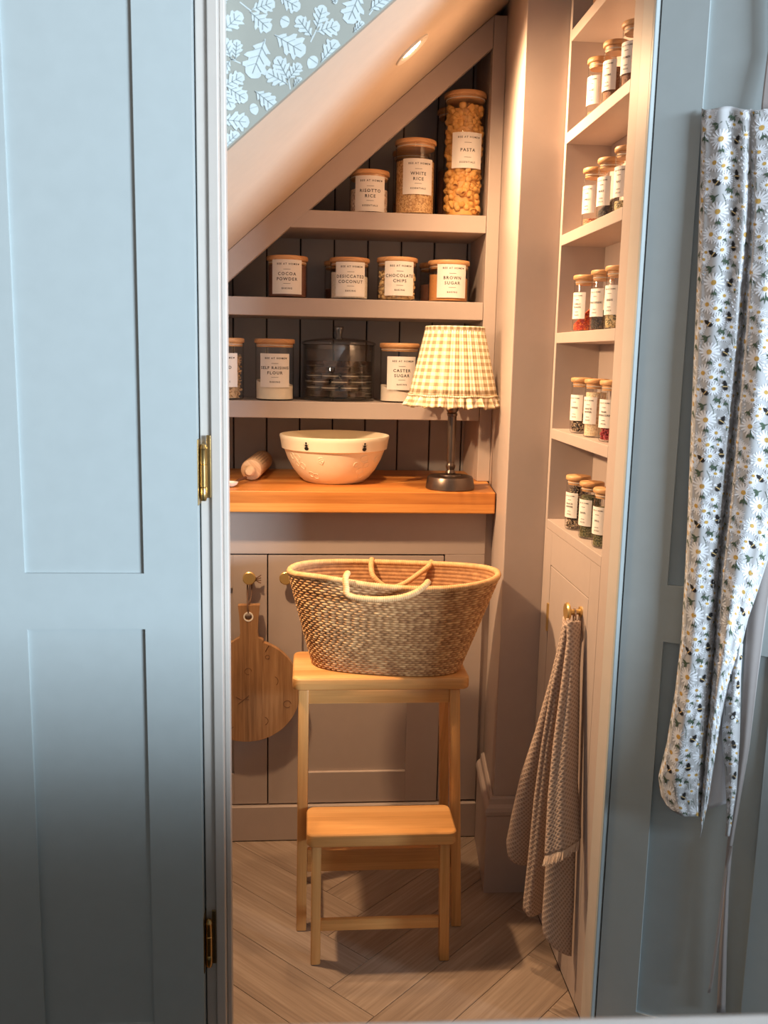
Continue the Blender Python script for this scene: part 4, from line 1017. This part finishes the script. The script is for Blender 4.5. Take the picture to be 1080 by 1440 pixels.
PA = cloth_sheet('front_panel', None, [
    (XL, H((150, .004), (1150, .010))), (mid(XL, XV, .10), H((150, .010), (500, .018), (1150, .022))), (mid(XL, XV, .38), H((150, .014), (500, .022), (900, .026), (1150, .030))), (mid(XL, XV, .62), H((150, .009), (500, .020), (900, .024), (1150, .024))),
    (mid(XL, XV, .86), H((150, .013), (350, .020), (1150, .018))), (XV, H((150, .012), (300, .008), (500, .003), (1150, .004)))],
    150, 1150, 'cloth', ap, n=170, ybot=lambda s: 1118 + 30 * math.sin(min(1, s * 2.2) * PI / 2), ytop=lambda s: 152 + 2.5 * math.sin(s * 9))
PB = cloth_sheet('side_panel', None, [
    (XV, H((150, .012), (300, .008), (500, .003), (1180, .004))), (mid(XV, XR_, .14), H((150, .014), (400, .022), (800, .026), (1180, .012))), (mid(XV, XR_, .40), H((150, .013), (500, .028), (900, .03), (1180, .014))),
    (mid(XV, XR_, .70), H((150, .012), (500, .022), (900, .022), (1180, .012))), (XR_, H((150, .008), (900, .010), (1180, .008)))],
    152, 1178, 'cloth', ap, n=180, ytop=lambda s: 153 + 2 * math.sin(s * 7), ybot=lambda s: 1140 + 38 * s)
FL = yedge([(1036, 905), (1028, 940), (1018, 990), (1015, 1030), (1019, 1080), (1022, 1140), (1020, 1180)]); FR = yedge([(1046, 880), (1042, 950), (1040, 1040), (1036, 1110), (1030, 1150), (1025, 1180)])
PF = cloth_sheet('side_fold', None, [(FL, H((880, .008), (1180, .008))), (mid(FL, FR, .5), H((880, .014), (1180, .012))), (FR, H((880, .004), (1180, .006)))], 905, 1176, 'cloth', ap, n=60)
IL = yedge([(1030, 880), (1012, 960), (1000, 1050), (990, 1140)]); IR = yedge([(1044, 880), (1034, 960), (1026, 1050), (1026, 1140)])
cloth_sheet('lining', None, [(IL, H((880, .001), (1140, .0015))), (mid(IL, IR, .5), H((880, .0018), (1140, .0022))), (IR, H((880, .001), (1140, .0015)))], 890, 1136, 'lining', ap, n=40, label='white inner side of the folded apron', ybot=lambda s: 1140 - 12 * s)
R_l = yedge([(1082, 690), (1062, 780), (1050, 860), (1045, 950), (1040, 1050), (1031, 1130), (1022, 1190), (1017, 1250), (1012, 1330), (1008, 1425)]); R_r = yedge([(1100, 690), (1090, 780), (1078, 860), (1066, 950), (1054, 1050), (1040, 1130), (1030, 1190), (1025, 1250), (1022, 1330), (1020, 1425)])
cloth_sheet('waist_tie', None, [(R_l, H((690, .0012), (1425, .0012))), (mid(R_l, R_r, .5), H((690, .0035), (1425, .0025))), (R_r, H((690, .0012), (1425, .0012)))], 690, 1424, 'ribbon', ap, n=60, label='grey ribbon waist tie')
R2l = yedge([(1029, 1180), (1018, 1230), (1008, 1310), (998, 1385), (995, 1396)]); R2r = yedge([(1033, 1180), (1021, 1230), (1012, 1310), (1002, 1385), (999, 1396)])
cloth_sheet('waist_tie', None, [(R2l, H((1180, .0042), (1396, .0042))), (R2r, H((1180, .0042), (1396, .0042)))], 1190, 1396, 'ribbon', ap, n=30, label='grey ribbon waist tie')
Nl = yedge([(1080, 70), (1075, 110), (1070, 156)]); Nr = yedge([(1098, 70), (1094, 110), (1090, 156)])
cloth_sheet('neck_strap', None, [(Nl, H((70, .004), (160, .010))), (Nr, H((70, .004), (160, .010)))], -120, 158, 'ribbon', ap, n=20, label='grey neck strap')
# ---- flat print mapped onto the cloth
class Draped:
    def __init__(s, P):
        s.P = P; n, m = P.shape[:2]
        s.w = np.concatenate([np.zeros((n, 1)), np.cumsum(np.linalg.norm(P[:, 1:] - P[:, :-1], axis=2), 1)], 1)
        s.h = np.concatenate([[0], np.cumsum(np.linalg.norm(P[1:, 0] - P[:-1, 0], axis=1))])
        du = np.gradient(P, axis=1); dv = np.gradient(P, axis=0); nn = np.cross(du, dv); nn /= np.linalg.norm(nn, axis=2, keepdims=True) + 1e-12
        sg = np.sign((nn @ DN).mean()); s.n = nn * (sg if sg else 1)
    def pt(s, u, v, e):
        if v < 0 or v > s.h[-1]: return None
        i = min(np.searchsorted(s.h, v, 'right') - 1, len(s.h) - 2); f = (v - s.h[i]) / (s.h[i + 1] - s.h[i] + 1e-12)
        w = s.w[i] * (1 - f) + s.w[i + 1] * f
        if u < 0 or u > w[-1]: return None
        j = min(np.searchsorted(w, u, 'right') - 1, len(w) - 2); g = (u - w[j]) / (w[j + 1] - w[j] + 1e-12)
        B = lambda A: (A[i, j] * (1 - g) + A[i, j + 1] * g) * (1 - f) + (A[i + 1, j] * (1 - g) + A[i + 1, j + 1] * g) * f
        return tuple(B(s.P) + B(s.n) * (.0008 + e))
    def poly(s, g, pts, e):
        q = [s.pt(u, v, e) for u, v in pts]
        if any(p is None for p in q): return
        g.add(q, [tuple(range(len(q)))])
TILE_U, TILE_V = .090, .0986
K = .001 / .72 * .1   # zoom px -> metres (7.2 px per mm)
K = 1 / 7200.0
daisies = [(240, 385, 95, 1), (420, 500, 100, 1), (205, 620, 66, .8), (365, 720, 85, 1), (455, 765, 74, .9), (240, 815, 74, .6), (535, 640, 66, .9), (550, 360, 66, .6), (630, 235, 62, .9), (680, 435, 66, .6), (725, 710, 98, 1), (765, 350, 74, .7), (485, 888, 75, .8), (710, 940, 70, .9), (800, 560, 60, .8), (300, 265, 60, .9), (320, 900, 62, .8), (560, 760, 50, .8), (640, 560, 45, .7), (250, 700, 50, .8)]
bees = [(390, 205, -.9), (590, 500, .4), (600, 842, -.15)]
leavesd = [(250, 480, 0.0, 62), (368, 360, 1.1, 60), (430, 610, .2, 44), (572, 705, .3, 42), (655, 565, -.5, 46), (205, 955, .5, 44), (540, 1010, .7, 48), (742, 800, -.2, 46), (615, 320, -.2, 40), (800, 460, .6, 44), (515, 290, .2, 40), (505, 790, .4, 34)]
stemsd = [(240, 720, 240, 790), (195, 700, 215, 820), (490, 370, 500, 500), (460, 330, 492, 400), (665, 345, 675, 420), (640, 340, 650, 430), (695, 520, 705, 600), (770, 745, 790, 850), (500, 950, 505, 1040), (238, 900, 240, 1000)]
def print_on(P, parent, nm, shift=(0, 0)):
    d = Draped(P); gp, gc, gf, gb, gy = MB(), MB(), MB(), MB(), MB()
    wmax = d.w.max(); hmax = d.h[-1]
    for ti in range(-1, int(wmax / TILE_U) + 2):
        for tj in range(-1, int(hmax / TILE_V) + 2):
            ou, ov = ti * TILE_U - 180 * K + shift[0], tj * TILE_V - 190 * K + shift[1] + (ti % 2) * .031
            for x1_, y1_, x2_, y2_ in stemsd:
                a = np.array((ou + x1_ * K, ov + y1_ * K)); b = np.array((ou + x2_ * K, ov + y2_ * K)); dd = (b - a); L = np.hypot(*dd); e = np.array([-dd[1], dd[0]]) / L * .00035
                for q in range(3): p, r = a + dd * q / 3, a + dd * (q + 1) / 3; d.poly(gf, [p - e, r - e, r + e, p + e], .0000)
            for x, y, r, sq in daisies:
                cu, cv, rr = ou + x * K, ov + y * K, r * K; npt = 16; o0 = x * .7; rr *= 1.2
                for q in range(npt):
                    a = o0 + 2 * PI * q / npt; L = rr * (.86 + .2 * ((q * 7 + x) % 5) / 5); wd = .105 * L
                    ca, sa = math.cos(a), math.sin(a); f = lambda s, w: (cu + (s * L * ca - w * sa) * 1.0, cv + (s * L * sa + w * ca) * sq)
                    d.poly(gp, [f(.16, -wd * .35), f(.55, -wd), f(.9, -wd * .8), f(1.0, 0), f(.9, wd * .8), f(.55, wd), f(.16, wd * .35)], .0002 + .00002 * (q % 3))
                d.poly(gc, [(cu + .23 * rr * math.cos(q * PI / 5), cv + .23 * rr * math.sin(q * PI / 5) * (.6 + .4 * sq)) for q in range(10)], .0004)
            for x, y, a, s in leavesd:
                cu, cv, L = ou + x * K, ov + y * K, s * K * 1.15; ca, sa = math.cos(a + PI / 2), math.sin(a + PI / 2)
                f = lambda u, v: (cu + (u * ca - v * sa) * L, cv + (u * sa + v * ca) * L)
                for poly in ([(-.9, -.06), (.1, -.12), (.9, 0), (.1, .12), (-.9, .06)], [(-.4, 0), (-.1, .5), (.5, .62), (.15, .1)], [(-.4, 0), (.15, -.1), (.5, -.62), (-.1, -.5)]):
                    d.poly(gf, [f(u, v) for u, v in poly], .0003)
            for x, y, a in bees:
                cu, cv = ou + x * K, ov + y * K; ca, sa = math.cos(a + PI / 2), math.sin(a + PI / 2); S = 52 * K
                f = lambda u, v: (cu + (u * ca - v * sa) * S, cv + (u * sa + v * ca) * S)
                el = lambda u0, ru, rv, n=10: [f(u0 + ru * math.cos(2 * PI * q / n), rv * math.sin(2 * PI * q / n)) for q in range(n)]
                d.poly(gb, el(.35, .62, .50), .0005); d.poly(gy, [f(.12, -.50), f(.32, -.54), f(.32, .54), f(.12, .50)], .0006); d.poly(gb, el(-.35, .42, .42), .0005); d.poly(gb, el(-.80, .2, .22), .0005)
                for sg in (1, -1): d.poly(gp, [f(-.1, sg * .3), f(.25, sg * 1.0), f(.0, sg * 1.15), f(-.35, sg * .9)], .0004)
    for g, n_, m_ in ((gp, 'petal_print', 'petal'), (gc, 'flower_centre_print', 'centre'), (gf, 'leaf_print', 'foliage'), (gb, 'bee_print', 'bee'), (gy, 'bee_band_print', 'beeband')):
        if g.n: g.build(n_, M[m_], parent, smooth=False, kind='stuff')
kids = {o.name.split('.')[0]: o for o in ap.children}
print_on(PA, kids['front_panel'], 'a'); print_on(PB, kids['side_panel'], 'b', (.031, .02)); print_on(PF, kids['side_fold'], 'c', (.05, .045))
